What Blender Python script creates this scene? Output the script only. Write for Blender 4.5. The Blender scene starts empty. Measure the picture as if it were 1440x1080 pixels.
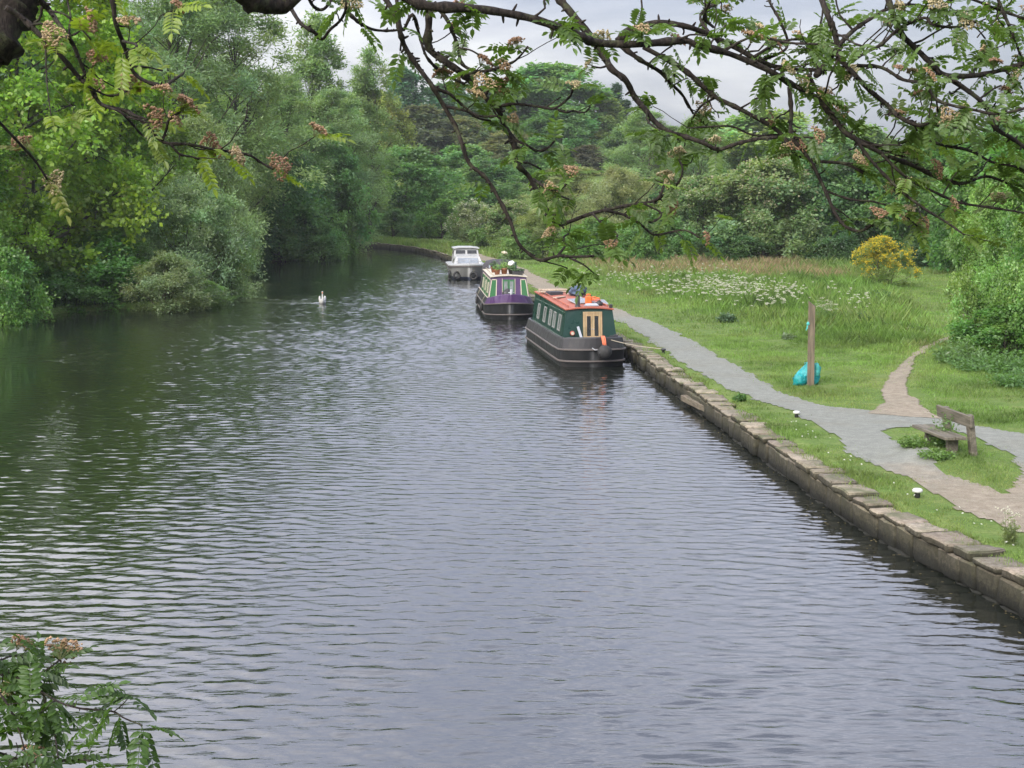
import bpy, math, random
import numpy as np
from mathutils import Vector, Matrix, noise as mnoise
R = math.radians
rnd = random.Random(7)
scene = bpy.context.scene
col = scene.collection

# ---------------------------------------------------------------- camera model
F, CH, YH = 2100.0, 5.2, 270.0          # focal (px of a 1440 wide frame), eye height above the water, horizon row
TILT = math.atan(YH / F)
CT, ST = math.cos(TILT), math.sin(TILT)
def ray(u, v):
    a, b = (u - 720) / F, -(v - 540) / F
    return (a, CT + b * ST, -ST + b * CT)
def U(u, v, z=0.0):                      # the point of the level plane z seen at a pixel of the survey
    d = ray(u, v); k = (z - CH) / d[2]
    return (d[0] * k, d[1] * k, z)
def UD(u, v, D):                         # the point at distance D
    d = ray(u, v); k = D / d[1]
    return (d[0] * k, D, CH + d[2] * k)
cam = bpy.data.cameras.new('camera'); camo = bpy.data.objects.new('camera', cam); col.objects.link(camo)
camo.location = (0, 0, CH); camo.rotation_euler = (math.pi / 2 - TILT, 0, 0)
cam.sensor_width = 36; cam.lens = 36 * F / 1440; cam.clip_start = 0.1; cam.clip_end = 4000
scene.camera = camo

# ---------------------------------------------------------------- node helpers
def nmat(name):
    m = bpy.data.materials.new(name); m.use_nodes = True
    nt = m.node_tree; nt.nodes.clear()
    out = nt.nodes.new('ShaderNodeOutputMaterial')
    return m, nt, out
def N(nt, t, **kw):
    n = nt.nodes.new('ShaderNode' + t)
    for k, v in kw.items():
        if k.startswith('i_'):
            n.inputs[k[2:].replace('_', ' ')].default_value = v
        elif isinstance(k, str): setattr(n, k, v)
    return n
def L(nt, a, b): nt.links.new(a, b)
def c4(c): return (c[0], c[1], c[2], 1)
def ramp(nt, fac, stops):
    r = N(nt, 'ValToRGB'); e = r.color_ramp.elements
    e[0].position, e[0].color = stops[0][0], c4(stops[0][1])
    e[1].position, e[1].color = stops[-1][0], c4(stops[-1][1])
    for p, c in stops[1:-1]:
        x = e.new(p); x.color = c4(c)
    L(nt, fac, r.inputs[0]); return r.outputs[0]
def noise(nt, vec, scale, detail=4, rough=.55, dist=0):
    n = N(nt, 'TexNoise'); n.inputs['Scale'].default_value = scale; n.inputs['Detail'].default_value = detail
    n.inputs['Roughness'].default_value = rough; n.inputs['Distortion'].default_value = dist
    if vec is not None: L(nt, vec, n.inputs['Vector'])
    return n.outputs['Fac']
def mixc(nt, fac, a, b, mode='MIX'):
    m = N(nt, 'Mix', data_type='RGBA', blend_type=mode)
    for s, v in ((0, fac), (6, a), (7, b)):
        if hasattr(v, 'node'): L(nt, v, m.inputs[s])
        else: m.inputs[s].default_value = v if s == 0 else c4(v)
    return m.outputs[2]
def mth(nt, op, a, b=None, c=None, clamp=False):
    m = N(nt, 'Math', operation=op, use_clamp=clamp)
    for i, v in enumerate((a, b, c)):
        if v is None: continue
        if hasattr(v, 'node'): L(nt, v, m.inputs[i])
        else: m.inputs[i].default_value = v
    return m.outputs[0]
def maprange(nt, v, a, b, c=0, d=1, smooth=True):
    m = N(nt, 'MapRange'); m.interpolation_type = 'SMOOTHSTEP' if smooth else 'LINEAR'
    L(nt, v, m.inputs[0])
    for i, x in zip((1, 2, 3, 4), (a, b, c, d)): m.inputs[i].default_value = x
    return m.outputs[0]
def vscale(nt, vec, s):
    m = N(nt, 'VectorMath', operation='MULTIPLY'); L(nt, vec, m.inputs[0]); m.inputs[1].default_value = s
    return m.outputs[0]
def bump(nt, h, strength, dist, normal=None):
    b = N(nt, 'Bump'); b.inputs['Strength'].default_value = strength; b.inputs['Distance'].default_value = dist
    L(nt, h, b.inputs['Height'])
    if normal is not None: L(nt, normal, b.inputs['Normal'])
    return b.outputs[0]
def princ(nt, out, color, rough=.6, spec=.5, metal=0, normal=None):
    p = N(nt, 'BsdfPrincipled')
    for k, v in (('Base Color', color), ('Roughness', rough), ('Specular IOR Level', spec), ('Metallic', metal)):
        if hasattr(v, 'node'): L(nt, v, p.inputs[k])
        else: p.inputs[k].default_value = c4(v) if k == 'Base Color' else v
    if normal is not None: L(nt, normal, p.inputs['Normal'])
    L(nt, p.outputs[0], out.inputs[0]); return p

def paint(name, color, rough=.45, wear=.25, scale=6, dirt=(.10, .09, .07), spec=.5, bmp=.15):
    """paint or plain matter, weathered with noise"""
    m, nt, out = nmat(name)
    tc = N(nt, 'TexCoord').outputs['Object']
    n1 = noise(nt, tc, scale, 5, .6); n2 = noise(nt, tc, scale * 6, 3, .6)
    c = mixc(nt, maprange(nt, n1, .45, .8, 0, wear), color, dirt)
    c = mixc(nt, maprange(nt, n2, .3, .8, 0, wear * .6), c, tuple(min(1, x * 1.5 + .01) for x in color))
    r = maprange(nt, n1, .2, .8, rough - .12, rough + .15)
    princ(nt, out, c, r, spec, 0, bump(nt, n2, bmp, .01))
    return m
def wood(name, color, dark, rough=.8, axis=(1, 1, .12), scale=14):
    m, nt, out = nmat(name)
    tc = vscale(nt, N(nt, 'TexCoord').outputs['Object'], axis)
    n1 = noise(nt, tc, scale, 6, .65); n2 = noise(nt, N(nt, 'TexCoord').outputs['Object'], 3, 4)
    c = mixc(nt, maprange(nt, n1, .35, .7), dark, color)
    c = mixc(nt, maprange(nt, n2, .5, .75, 0, .55), c, (.07, .09, .04))
    princ(nt, out, c, rough, .3, 0, bump(nt, n1, .4, .01)); return m

M = {}
def leafmat(name, transl=.35, gloss=.04, rough=.5):
    m, nt, out = nmat(name)
    oc = N(nt, 'ObjectInfo').outputs['Color']
    at = N(nt, 'Attribute', attribute_name='col').outputs['Color']
    c = mixc(nt, 1.0, oc, at, 'MULTIPLY')
    d = N(nt, 'BsdfDiffuse'); t = N(nt, 'BsdfTranslucent'); g = N(nt, 'BsdfGlossy'); g.inputs['Roughness'].default_value = rough
    L(nt, c, d.inputs[0])
    c2 = mixc(nt, 1.0, c, (1.25, 1.3, .6), 'MULTIPLY'); L(nt, c2, t.inputs[0])
    x = N(nt, 'MixShader'); x.inputs[0].default_value = transl; L(nt, d.outputs[0], x.inputs[1]); L(nt, t.outputs[0], x.inputs[2])
    y = N(nt, 'MixShader'); y.inputs[0].default_value = gloss; L(nt, x.outputs[0], y.inputs[1]); L(nt, g.outputs[0], y.inputs[2])
    L(nt, y.outputs[0], out.inputs[0]); return m
M['leaf'] = leafmat('leaf', .52)
M['grass'] = leafmat('grass_blade', .45, .02)
M['petal'] = leafmat('petal', .25, .0)

def barkmat(name, a, b, scale=9):
    m, nt, out = nmat(name)
    tc = N(nt, 'TexCoord').outputs['Object']
    n = noise(nt, vscale(nt, tc, (1, 1, .35)), scale, 6, .65)
    n2 = noise(nt, tc, scale * .35, 4)
    c = mixc(nt, maprange(nt, n, .3, .7), b, a)
    c = mixc(nt, maprange(nt, n2, .52, .68, 0, .5), c, (.075, .085, .04))
    princ(nt, out, c, .9, .2, 0, bump(nt, n, .7, .02)); return m
M['bark'] = barkmat('bark', (.10, .085, .065), (.03, .026, .02))
M['bark_rowan'] = barkmat('bark_rowan', (.042, .033, .027), (.011, .009, .008), 60)
M['bark_pale'] = barkmat('bark_pale', (.30, .30, .22), (.14, .14, .10))

# ---------------------------------------------------------------- mesh helpers
def link(o, parent=None):
    col.objects.link(o)
    if parent is not None: o.parent = parent
    return o
def tag(o, label=None, cat=None, group=None, kind=None):
    if label: o['label'] = label
    if cat: o['category'] = cat
    if group: o['group'] = group
    if kind: o['kind'] = kind
    return o
def thing(name, label, cat, loc=(0, 0, 0), rz=0, group=None):
    o = bpy.data.objects.new(name, None); o.empty_display_size = .2
    o.location = loc; o.rotation_euler = (0, 0, rz); link(o)
    return tag(o, label, cat, group)
def npmesh(name, V, F4, colr=None, smooth=False):
    """mesh from arrays; F4 is (n,k) of vertex indices"""
    me = bpy.data.meshes.new(name)
    V = np.asarray(V, np.float32); F4 = np.asarray(F4, np.int32); n, k = F4.shape
    me.vertices.add(len(V)); me.vertices.foreach_set('co', V.ravel())
    me.loops.add(n * k); me.loops.foreach_set('vertex_index', F4.ravel())
    me.polygons.add(n); me.polygons.foreach_set('loop_start', np.arange(0, n * k, k, dtype=np.int32))
    me.polygons.foreach_set('loop_total', np.full(n, k, np.int32))
    if smooth: me.polygons.foreach_set('use_smooth', np.ones(n, bool))
    me.update(calc_edges=True)
    if colr is not None:
        a = me.color_attributes.new('col', 'FLOAT_COLOR', 'POINT')
        c = np.ones((len(V), 4), np.float32); c[:, :3] = colr
        a.data.foreach_set('color', c.ravel())
    return me
def meshobj(name, me, mat, parent=None):
    if not me.materials: me.materials.append(mat)
    return link(bpy.data.objects.new(name, me), parent)

class MB:
    def __init__(s): s.v = []; s.f = []; s.sm = []; s.mi = []; s.cur = 0
    def add(s, V, F_, smooth=False):
        o = len(s.v); s.v += [tuple(p) for p in V]
        for f in F_: s.f.append([i + o for i in f]); s.sm.append(smooth); s.mi.append(s.cur)
        return s
    def box(s, c, d, rz=0, rx=0, ry=0, bev=.0, taper=1.0):
        """box, centre c, full size d; bev cuts the vertical and top edges a little"""
        hx, hy, hz = d[0] / 2, d[1] / 2, d[2] / 2
        m = Matrix.Translation(c) @ Matrix.Rotation(rz, 4, 'Z') @ Matrix.Rotation(ry, 4, 'Y') @ Matrix.Rotation(rx, 4, 'X')
        b = min(bev, hx * .9, hy * .9, hz * .9)
        if b <= 0:
            V = [(sx * hx * (taper if sz > 0 else 1), sy * hy * (taper if sz > 0 else 1), sz * hz) for sz in (-1, 1) for sy in (-1, 1) for sx in (-1, 1)]
            Fc = [(0, 2, 3, 1), (4, 5, 7, 6), (0, 1, 5, 4), (2, 6, 7, 3), (0, 4, 6, 2), (1, 3, 7, 5)]
            return s.add([m @ Vector(p) for p in V], Fc)
        def ring(x, y, z): 
            return [(x - b, -y, z), (x, -y + b, z), (x, y - b, z), (x - b, y, z), (-x + b, y, z), (-x, y - b, z), (-x, -y + b, z), (-x + b, -y, z)]
        rings = [ring(hx - b, hy - b, -hz), ring(hx, hy, -hz + b), ring(hx * taper, hy * taper, hz - b), ring(hx * taper - b, hy * taper - b, hz)]
        V = [m @ Vector(p) for r in rings for p in r]
        Fc = [tuple(range(7, -1, -1)), tuple(24 + i for i in range(8))]
        for k in range(3):
            for i in range(8):
                j = (i + 1) % 8; Fc.append((k * 8 + i, k * 8 + j, k * 8 + 8 + j, k * 8 + 8 + i))
        return s.add(V, Fc)
    def tube(s, pts, rad, n=8, cap=True, smooth=True):
        pts = [Vector(p) for p in pts]
        if not hasattr(rad, '__len__'): rad = [rad] * len(pts)
        V = []; up = Vector((0.13, .21, .97))
        for i, p in enumerate(pts):
            t = (pts[min(i + 1, len(pts) - 1)] - pts[max(i - 1, 0)])
            t = t.normalized() if t.length > 1e-9 else Vector((0, 0, 1))
            a = up - t * up.dot(t)
            if a.length < .05: a = Vector((1, 0, 0)) - t * t.x
            a.normalize(); up = a; b = t.cross(a)
            for k in range(n):
                q = 2 * math.pi * k / n; V.append(p + (a * math.cos(q) + b * math.sin(q)) * rad[i])
        Fc = []
        for i in range(len(pts) - 1):
            for k in range(n):
                j = (k + 1) % n; Fc.append((i * n + k, i * n + j, i * n + n + j, i * n + n + k))
        s.add(V, Fc, smooth)
        if cap:
            m = (len(pts) - 1) * n; o = len(s.v) - len(V)
            s.f.append([o + k for k in range(n - 1, -1, -1)]); s.sm.append(False); s.mi.append(s.cur)
            s.f.append([o + m + k for k in range(n)]); s.sm.append(False); s.mi.append(s.cur)
        return s
    def loft(s, rings, smooth=False, cap0=True, cap1=True, closed=True):
        n = len(rings[0]); V = [p for r in rings for p in r]; Fc = []
        for i in range(len(rings) - 1):
            for k in range(n if closed else n - 1):
                j = (k + 1) % n; Fc.append((i * n + k, i * n + j, i * n + n + j, i * n + n + k))
        s.add(V, Fc, smooth); o = len(s.v) - len(V)
        if cap0: s.f.append([o + k for k in range(n - 1, -1, -1)]); s.sm.append(False); s.mi.append(s.cur)
        if cap1: s.f.append([o + (len(rings) - 1) * n + k for k in range(n)]); s.sm.append(False); s.mi.append(s.cur)
        return s
    def prism(s, poly, d, o=(0, 0, 0)):
        """polygon of 3-D points extruded by the vector d"""
        A = [Vector(p) for p in poly]; B = [p + Vector(d) for p in A]
        return s.loft([A, B])
    def blob(s, c, r, seed=0, amp=.15, nu=12, nv=8, freq=1.5):
        V = []; c = Vector(c)
        for i in range(nv + 1):
            th = math.pi * i / nv
            for k in range(nu):
                ph = 2 * math.pi * k / nu
                d = Vector((math.sin(th) * math.cos(ph), math.sin(th) * math.sin(ph), math.cos(th)))
                q = 1 + amp * mnoise.noise(d * freq + Vector((seed * 7.3, seed * 1.7, 0)))* 2
                V.append(c + Vector((d.x * r[0], d.y * r[1], d.z * r[2])) * q)
        Fc = []
        for i in range(nv):
            for k in range(nu):
                j = (k + 1) % nu; Fc.append((i * nu + k, (i + 1) * nu + k, (i + 1) * nu + j, i * nu + j))
        return s.add(V, Fc, True)
    def mesh(s, name):
        me = bpy.data.meshes.new(name); me.from_pydata([tuple(p) for p in s.v], [], s.f)
        me.polygons.foreach_set('use_smooth', s.sm); me.polygons.foreach_set('material_index', s.mi)
        me.update(); return me
    def build(s, name, mat, parent=None, recalc=True):
        me = s.mesh(name)
        if recalc:
            import bmesh
            bm = bmesh.new(); bm.from_mesh(me); bmesh.ops.recalc_face_normals(bm, faces=bm.faces); bm.to_mesh(me); bm.free()
        for m in (mat if isinstance(mat, (list, tuple)) else [mat]): me.materials.append(m)
        return link(bpy.data.objects.new(name, me), parent)

# ---------------------------------------------------------------- plan of the place (metres; y away from the camera)
WALL = [(7.6, -12), (7.3, 4), (6.95, 10), (6.45, 15), (6.07, 17.7), (5.62, 20), (5.18, 22.6), (4.98, 25), (4.72, 28.5), (4.4, 33), (3.95, 39), (3.58, 45),
        (2.66, 52), (1.2, 61), (-.15, 72), (-1.5, 88), (-2.7, 98), (-4.3, 108), (-6.1, 118), (-8.5, 127.5), (-11.6, 135), (-15.4, 144), (-24, 152), (-40, 160), (-90, 170)]
WZ = .15                                # level of the water
LEFT = [(-1.5, -12), (-1.5, 7), (-4.6, 9.5), (-9, 13), (-16, 28), (-22.5, 44), (-22, 55), (-20.6, 60), (-16.6, 64.6), (-13.6, 66.4), (-13.2, 72), (-14, 78),
        (-15.8, 87), (-17.4, 98), (-18.4, 108), (-15.5, 112), (-13.6, 113.5), (-14.2, 117), (-20, 122), (-40, 126), (-90, 136)]
CANAL = np.array(WALL + LEFT[::-1], float)
def inside(poly, X, Y):
    r = np.zeros(X.shape, bool); n = len(poly); j = n - 1
    for i in range(n):
        xi, yi = poly[i]; xj, yj = poly[j]
        c = ((yi > Y) != (yj > Y)) & (X < (xj - xi) * (Y - yi) / ((yj - yi) + 1e-12) + xi)
        r ^= c; j = i
    return r
def pdist(line, X, Y):
    d = np.full(X.shape, 1e9)
    for (ax, ay), (bx, by) in zip(line[:-1], line[1:]):
        ex, ey = bx - ax, by - ay; l2 = ex * ex + ey * ey
        t = np.clip(((X - ax) * ex + (Y - ay) * ey) / l2, 0, 1)
        d = np.minimum(d, np.hypot(X - ax - t * ex, Y - ay - t * ey))
    return d
def sdf(poly, X, Y):
    pl = list(map(tuple, poly)); d = pdist(pl + [pl[0]], X, Y)
    return np.where(inside(pl, X, Y), -d, d)
def sm(a, b, x):
    t = np.clip((x - a) / (b - a), 0, 1); return t * t * (3 - 2 * t)
def wallx(y): return np.interp(y, [p[1] for p in WALL], [p[0] for p in WALL])
def leftx(y): return np.interp(y, [p[1] for p in LEFT], [p[0] for p in LEFT])
def vnoise(X, Y, s, seed=0):
    """cheap smooth value noise, -1..1"""
    X = X / s + seed * 13.7; Y = Y / s + seed * 7.1
    xi, yi = np.floor(X), np.floor(Y); fx, fy = X - xi, Y - yi
    fx = fx * fx * (3 - 2 * fx); fy = fy * fy * (3 - 2 * fy)
    def h(a, b):
        q = np.sin(a * 127.1 + b * 311.7 + seed * 74.7) * 43758.5453; return (q - np.floor(q)) * 2 - 1
    return (h(xi, yi) * (1 - fx) + h(xi + 1, yi) * fx) * (1 - fy) + (h(xi, yi + 1) * (1 - fx) + h(xi + 1, yi + 1) * fx) * fy
def upland(X, Y):
    """height of the land away from the canal"""
    X = np.asarray(X, float); Y = np.asarray(Y, float)
    right = X > np.where(Y < 108, wallx(Y) - .5, -12 - (Y - 135) * .3)
    g = np.where(right, .6, .38)
    g = g + .035 * vnoise(X, Y, 3.1, 1) + .06 * vnoise(X, Y, 9, 2) * sm(2, 9, np.abs(X - wallx(Y)))
    hill = 15 * sm(150, 265, Y) * (1 - .8 * sm(10, 85, X)) * (1 - .75 * sm(300, 700, Y))
    emb = 2.2 * (1 - sm(5.6, 8.5, Y)) * (X < 1)               # the bridge approach the rowan grows on
    mound = .17 * np.exp(-(((X - 7.5) / .75) ** 2 + ((Y - 25.75) / 1.15) ** 2) * 1.2)      # the bench island
    return g + hill + emb + mound
def ground(X, Y):
    X = np.atleast_1d(np.asarray(X, float)); Y = np.atleast_1d(np.asarray(Y, float))
    d = sdf(CANAL, X, Y)
    return -1.3 + (upland(X, Y) + 1.3) * sm(-.1, .42, d)
def gz(x, y): return float(ground(x, y)[0])
def fastg(X, Y): return upland(X, Y)
# ---------------------------------------------------------------- sky and light
SUN_EL, SUN_AZ = R(32), R(208)          # azimuth clockwise from +y: behind the camera, a little to the left
w = bpy.data.worlds.new('World'); scene.world = w; w.use_nodes = True
nt = w.node_tree; nt.nodes.clear()
wo = N(nt, 'OutputWorld'); bg = N(nt, 'Background'); bg.inputs['Strength'].default_value = .10
sky = N(nt, 'TexSky', sky_type='NISHITA', sun_disc=False, sun_elevation=SUN_EL, sun_rotation=SUN_AZ, air_density=1.2, dust_density=2.0)
tc = N(nt, 'TexCoord').outputs['Generated']
sx = N(nt, 'SeparateXYZ'); L(nt, tc, sx.inputs[0])
zz = mth(nt, 'ADD', mth(nt, 'MAXIMUM', sx.outputs[2], 0), .16)
cx = N(nt, 'CombineXYZ'); L(nt, mth(nt, 'DIVIDE', sx.outputs[0], zz), cx.inputs[0]); L(nt, mth(nt, 'DIVIDE', sx.outputs[1], zz), cx.inputs[1])
cx.inputs[2].default_value = 3.3
n1 = noise(nt, cx.outputs[0], 1.15, 7, .55, .4); n2 = noise(nt, cx.outputs[0], .55, 3, .5)
f = mth(nt, 'ADD', mth(nt, 'MULTIPLY', n1, .65), mth(nt, 'MULTIPLY', n2, .35))
f = mth(nt, 'SUBTRACT', f, mth(nt, 'MULTIPLY', sx.outputs[0], .25))      # the bank of cloud is greyer towards the right
cl = ramp(nt, f, [(.37, (1.02, 1.10, 1.47)), (.46, (1.42, 1.48, 1.84)), (.54, (2.02, 2.03, 2.33)), (.64, (2.85, 2.82, 2.98))])
up = maprange(nt, sx.outputs[2], .07, .36, 1.0, 3.3)
cl = mixc(nt, 1.0, cl, (1, 1, 1), 'MULTIPLY')
cm = N(nt, 'VectorMath', operation='SCALE'); L(nt, cl, cm.inputs[0]); L(nt, up, cm.inputs[3])
fin = mixc(nt, .9, sky.outputs[0], cm.outputs[0])
L(nt, fin, bg.inputs[0]); L(nt, bg.outputs[0], wo.inputs[0])
sun = bpy.data.lights.new('sun', 'SUN'); sun.energy = 1.5; sun.angle = R(25); sun.color = (1, .96, .9)
so = link(bpy.data.objects.new('sun', sun))
so.rotation_euler = Vector((-math.sin(SUN_AZ) * math.cos(SUN_EL), -math.cos(SUN_AZ) * math.cos(SUN_EL), -math.sin(SUN_EL))).to_track_quat('-Z', 'Y').to_euler()

# ---------------------------------------------------------------- ground
def gmat():
    m, nt, out = nmat('grassland')
    P = N(nt, 'NewGeometry').outputs['Position']
    n1 = noise(nt, P, .35, 5, .6); n2 = noise(nt, P, 2.2, 6, .65); n3 = noise(nt, P, 19, 4, .7)
    c = ramp(nt, n2, [(.25, (.085, .150, .032)), (.5, (.125, .185, .048)), (.75, (.20, .225, .078))])
    c = mixc(nt, maprange(nt, n3, .35, .75, 0, .6), c, (.045, .075, .018))
    c = mixc(nt, maprange(nt, n1, .55, .72, 0, .5), c, (.17, .17, .06))
    princ(nt, out, c, .95, .1, 0, bump(nt, n3, .6, .05)); return m
M['ground'] = gmat()
xs = np.concatenate([np.arange(-700, -100, 30), np.arange(-100, -26, 4), np.arange(-26, 34, .25), np.arange(34, 100, 4), np.arange(100, 701, 30)])
ys = np.concatenate([np.arange(-60, 8, 2.0), np.arange(8, 96, .25), np.arange(96, 180, 1.0), np.arange(180, 330, 6), np.arange(330, 1500, 60)])
GX, GY = np.meshgrid(xs, ys)
GZ = ground(GX.ravel(), GY.ravel())
V = np.stack([GX.ravel(), GY.ravel(), GZ], 1)
nx, ny = len(xs), len(ys)
ii = (np.arange(ny - 1)[:, None] * nx + np.arange(nx - 1)[None, :]).ravel()
gm = npmesh('ground', V, np.stack([ii, ii + 1, ii + nx + 1, ii + nx], 1), None, True)
tag(meshobj('ground', gm, M['ground']), kind='structure')

# ---------------------------------------------------------------- water
SWAN = U(453.5, 427, WZ)
def wmat():
    m, nt, out = nmat('canal_water')
    P = N(nt, 'NewGeometry').outputs['Position']
    b = noise(nt, vscale(nt, P, (5., 15., 1)), 1.0, 2.0, .5, .3)
    amp = N(nt, 'Attribute', attribute_name='col').outputs['Fac']
    p = princ(nt, out, (.0105, .0125, .0095), .035, .5, 0, bump(nt, mth(nt, 'MULTIPLY', mth(nt, 'MULTIPLY', b, .006), amp), 1.0, 1.0))
    p.inputs['IOR'].default_value = 2.0
    return m
M['water'] = wmat()
def water():
    """the canal surface as real ripples: a spectrum of short wind waves, calm in the lee of the left bank, with the swan's wake"""
    yv = [10.5]
    while yv[-1] < 150: yv.append(yv[-1] + max(.036, min(.16, .0011 * yv[-1])))
    yv = np.array(yv); xv = np.arange(-24, 7.8, .07)
    X, Y = np.meshgrid(xv, yv); shp = X.shape; X = X.ravel(); Y = Y.ravel()
    keep = (np.abs(X) < .36 * Y + 1.5) & (X < np.interp(Y, [p[1] for p in WALL], [p[0] for p in WALL]) + .3) & (X > np.interp(Y, [p[1] for p in LEFT], [p[0] for p in LEFT]) - 1.2)
    step = np.maximum(.036, .0011 * Y)
    g = .5 + .5 * (.6 * vnoise(X, Y, 9, 31) + .4 * vnoise(X, Y * .5, 3.3, 32))
    lee = sm(-16.6, -9.6, X - (Y - 50) * .02 + 3.5 * vnoise(X, Y, 7, 33))
    amp = (.10 + .90 * lee) * (.62 + .55 * g) * (1 + AMPF * sm(22, 65, Y))
    r = np.random.default_rng(3); n = 80; h = np.zeros(len(X)); S = AMP0 * math.sqrt(2 / n)
    for k in range(n):
        lam = math.exp(r.uniform(math.log(.115), math.log(.46))); th = r.normal() * .36 + .08; kk = 2 * math.pi / lam
        wgt = np.clip((lam / step - 2.2) / 1.5, 0, 1)
        w2 = 1 + .45 * np.sin(X * r.uniform(.2, .9) + Y * r.uniform(.2, .7) + r.uniform(0, 6.28))      # groups of waves come and go
        h += wgt * w2 * (S / kk) * np.sin(kk * (math.sin(th) * X + math.cos(th) * Y) + r.uniform(0, 6.28))
    h *= amp
    dx = SWAN[0] - X; dy = Y - SWAN[1] - .15; a = R(24)
    s_ = dx * math.cos(a) + dy * math.sin(a); t_ = np.abs(dy * math.cos(a) - dx * math.sin(a))
    h += .030 * np.exp(-((t_ - .30 * s_ - .1) / .16) ** 2) * sm(-.1, .5, s_) * (1 - sm(3.0, 9.0, s_)) - .02 * np.exp(-((t_ - .30 * s_ + .18) / .16) ** 2) * sm(-.1, .5, s_) * (1 - sm(3.0, 9.0, s_))
    kq = keep.reshape(shp); q = kq[:-1, :-1] & kq[1:, :-1] & kq[:-1, 1:] & kq[1:, 1:]
    i, j = np.nonzero(q); nx = shp[1]; a_ = i * nx + j; Fq = np.stack([a_, a_ + 1, a_ + nx + 1, a_ + nx], 1)
    used = np.unique(Fq); rm = np.full(len(X), -1); rm[used] = np.arange(len(used))
    V = np.stack([X, Y, WZ + h], 1)[used]; C = np.repeat(np.clip(amp, 0, 2)[used][:, None], 3, 1)
    B = np.array([(-120, -20, WZ - .07), (12, -20, WZ - .07), (12, 180, WZ - .07), (-120, 180, WZ - .07)])
    me = npmesh('water', np.concatenate([V, B]), np.concatenate([rm[Fq], [[len(V), len(V) + 1, len(V) + 2, len(V) + 3]]]), np.concatenate([C, np.ones((4, 3)) * .5]), True)
    tag(meshobj('water', me, M['water']), kind='structure')
AMP0, AMPF = .092, .40
water()

# ---------------------------------------------------------------- paths
PATH_L = [U(880, 458, .6), U(950, 507, .6), U(1024, 549, .6), U(1075, 566, .6), U(1113, 579, .6), U(1160, 608, .6), U(1191, 639, .6), U(1245, 662, .6), U(1288, 678, .6),
          U(1339, 709, .6), U(1440, 756, .6)]
PATH_R = [U(880, 438, .6), U(958, 470, .6), U(1035, 514, .6), U(1105, 553, .6), U(1152, 569, .6), U(1232, 577, .6), U(1319, 582, .6), U(1374, 599, .6), U(1440, 613, .6)]
pl = [p[:2] for p in PATH_L]; pr = [p[:2] for p in PATH_R]
farY = [60, 66, 72, 80, 88, 98, 108, 118, 127, 135]
fl = [(float(wallx(y)) + 1.25, y) for y in farY][::-1]; fr = [(float(wallx(y)) + 2.55, y) for y in farY][::-1]
TOW = fl + pl + [(8.6, 17.5), (9.6, 12), (10, 4), (13.5, 4), (13.5, 20), (11.9, 27.2)] + pr[::-1] + fr[::-1]
ISL = [U(*p, .6)[:2] for p in ((1241, 608), (1262, 603), (1292, 601), (1335, 606), (1378, 623), (1417, 643), (1437, 662), (1424, 685), (1411, 693), (1370, 678), (1327, 662), (1319, 648), (1269, 628))]
DIRT = [U(*p, .6)[:2] for p in ((1222, 581), (1243, 566), (1235, 549), (1258, 518), (1292, 487), (1343, 468), (1352, 455), (1356, 430), (1330, 412), (1338, 411), (1366, 432), (1362, 458), (1338, 474), (1289, 503), (1277, 535), (1282, 560), (1330, 590))]
def pathmat(name, grey):
    m, nt, out = nmat(name)
    P = N(nt, 'NewGeometry').outputs['Position']
    sp = N(nt, 'SeparateXYZ'); L(nt, P, sp.inputs[0])
    n1 = noise(nt, P, .8, 5, .6); n2 = noise(nt, P, 45, 3, .7); n3 = noise(nt, P, 5, 5, .65)
    dirt = ramp(nt, n3, [(.3, (.17, .138, .098)), (.55, (.245, .207, .152)), (.75, (.315, .275, .21))])
    g = ramp(nt, n3, [(.3, (.152, .158, .136)), (.55, (.192, .199, .172)), (.75, (.238, .243, .212))])
    if grey:      # limestone dust between the near bend and the boats, trodden earth elsewhere
        y = mth(nt, 'ADD', sp.outputs[1], mth(nt, 'MULTIPLY', mth(nt, 'SUBTRACT', n1, .5), 4))
        f = mth(nt, 'MULTIPLY', maprange(nt, y, 23.2, 25.6), maprange(nt, y, 52, 62, 1, 0))
        c = mixc(nt, f, dirt, g)
    else: c = dirt
    c = mixc(nt, maprange(nt, n1, .45, .7, 0, .35), c, (.15, .14, .10))
    c = mixc(nt, maprange(nt, n2, .5, .8, 0, .55), c, (.46, .44, .39))
    c = mixc(nt, maprange(nt, n2, .47, .2, 0, .5), c, (.11, .10, .085))
    princ(nt, out, c, .95, .15, 0, bump(nt, n2, .5, .02)); return m
def sheet(name, poly, mat, lift, res, box, edge=.10, hole=None):
    x0, x1, y0, y1 = box
    X, Y = np.meshgrid(np.arange(x0, x1 + res, res), np.arange(y0, y1 + res, res)); shp = X.shape
    X = X.ravel(); Y = Y.ravel()
    nz = edge * (vnoise(X, Y, .9, 3) + .5 * vnoise(X, Y, .3, 4))
    d = sdf(poly, X, Y) + nz
    if hole is not None: d = np.maximum(d, -(sdf(hole, X, Y) + nz))
    keep = (d < 0).reshape(shp)
    q = keep[:-1, :-1] & keep[1:, :-1] & keep[:-1, 1:] & keep[1:, 1:]
    i, j = np.nonzero(q); nx = shp[1]; a = i * nx + j
    Fq = np.stack([a, a + 1, a + nx + 1, a + nx], 1)
    Z = ground(X, Y) + lift
    used = np.unique(Fq); remap = np.full(len(X), -1); remap[used] = np.arange(len(used))
    me = npmesh(name, np.stack([X, Y, Z], 1)[used], remap[Fq], None, True)
    o = meshobj(name, me, mat); tag(o, kind='structure'); return o
sheet('towpath', TOW, pathmat('towpath_gravel', True), (.014), .08, (-12, 13.6, 8, 134), .13, ISL)
sheet('dirt_path', DIRT, pathmat('dirt_path_earth', False), (.020), .05, (6, 26, 22, 75), .08)

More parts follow.
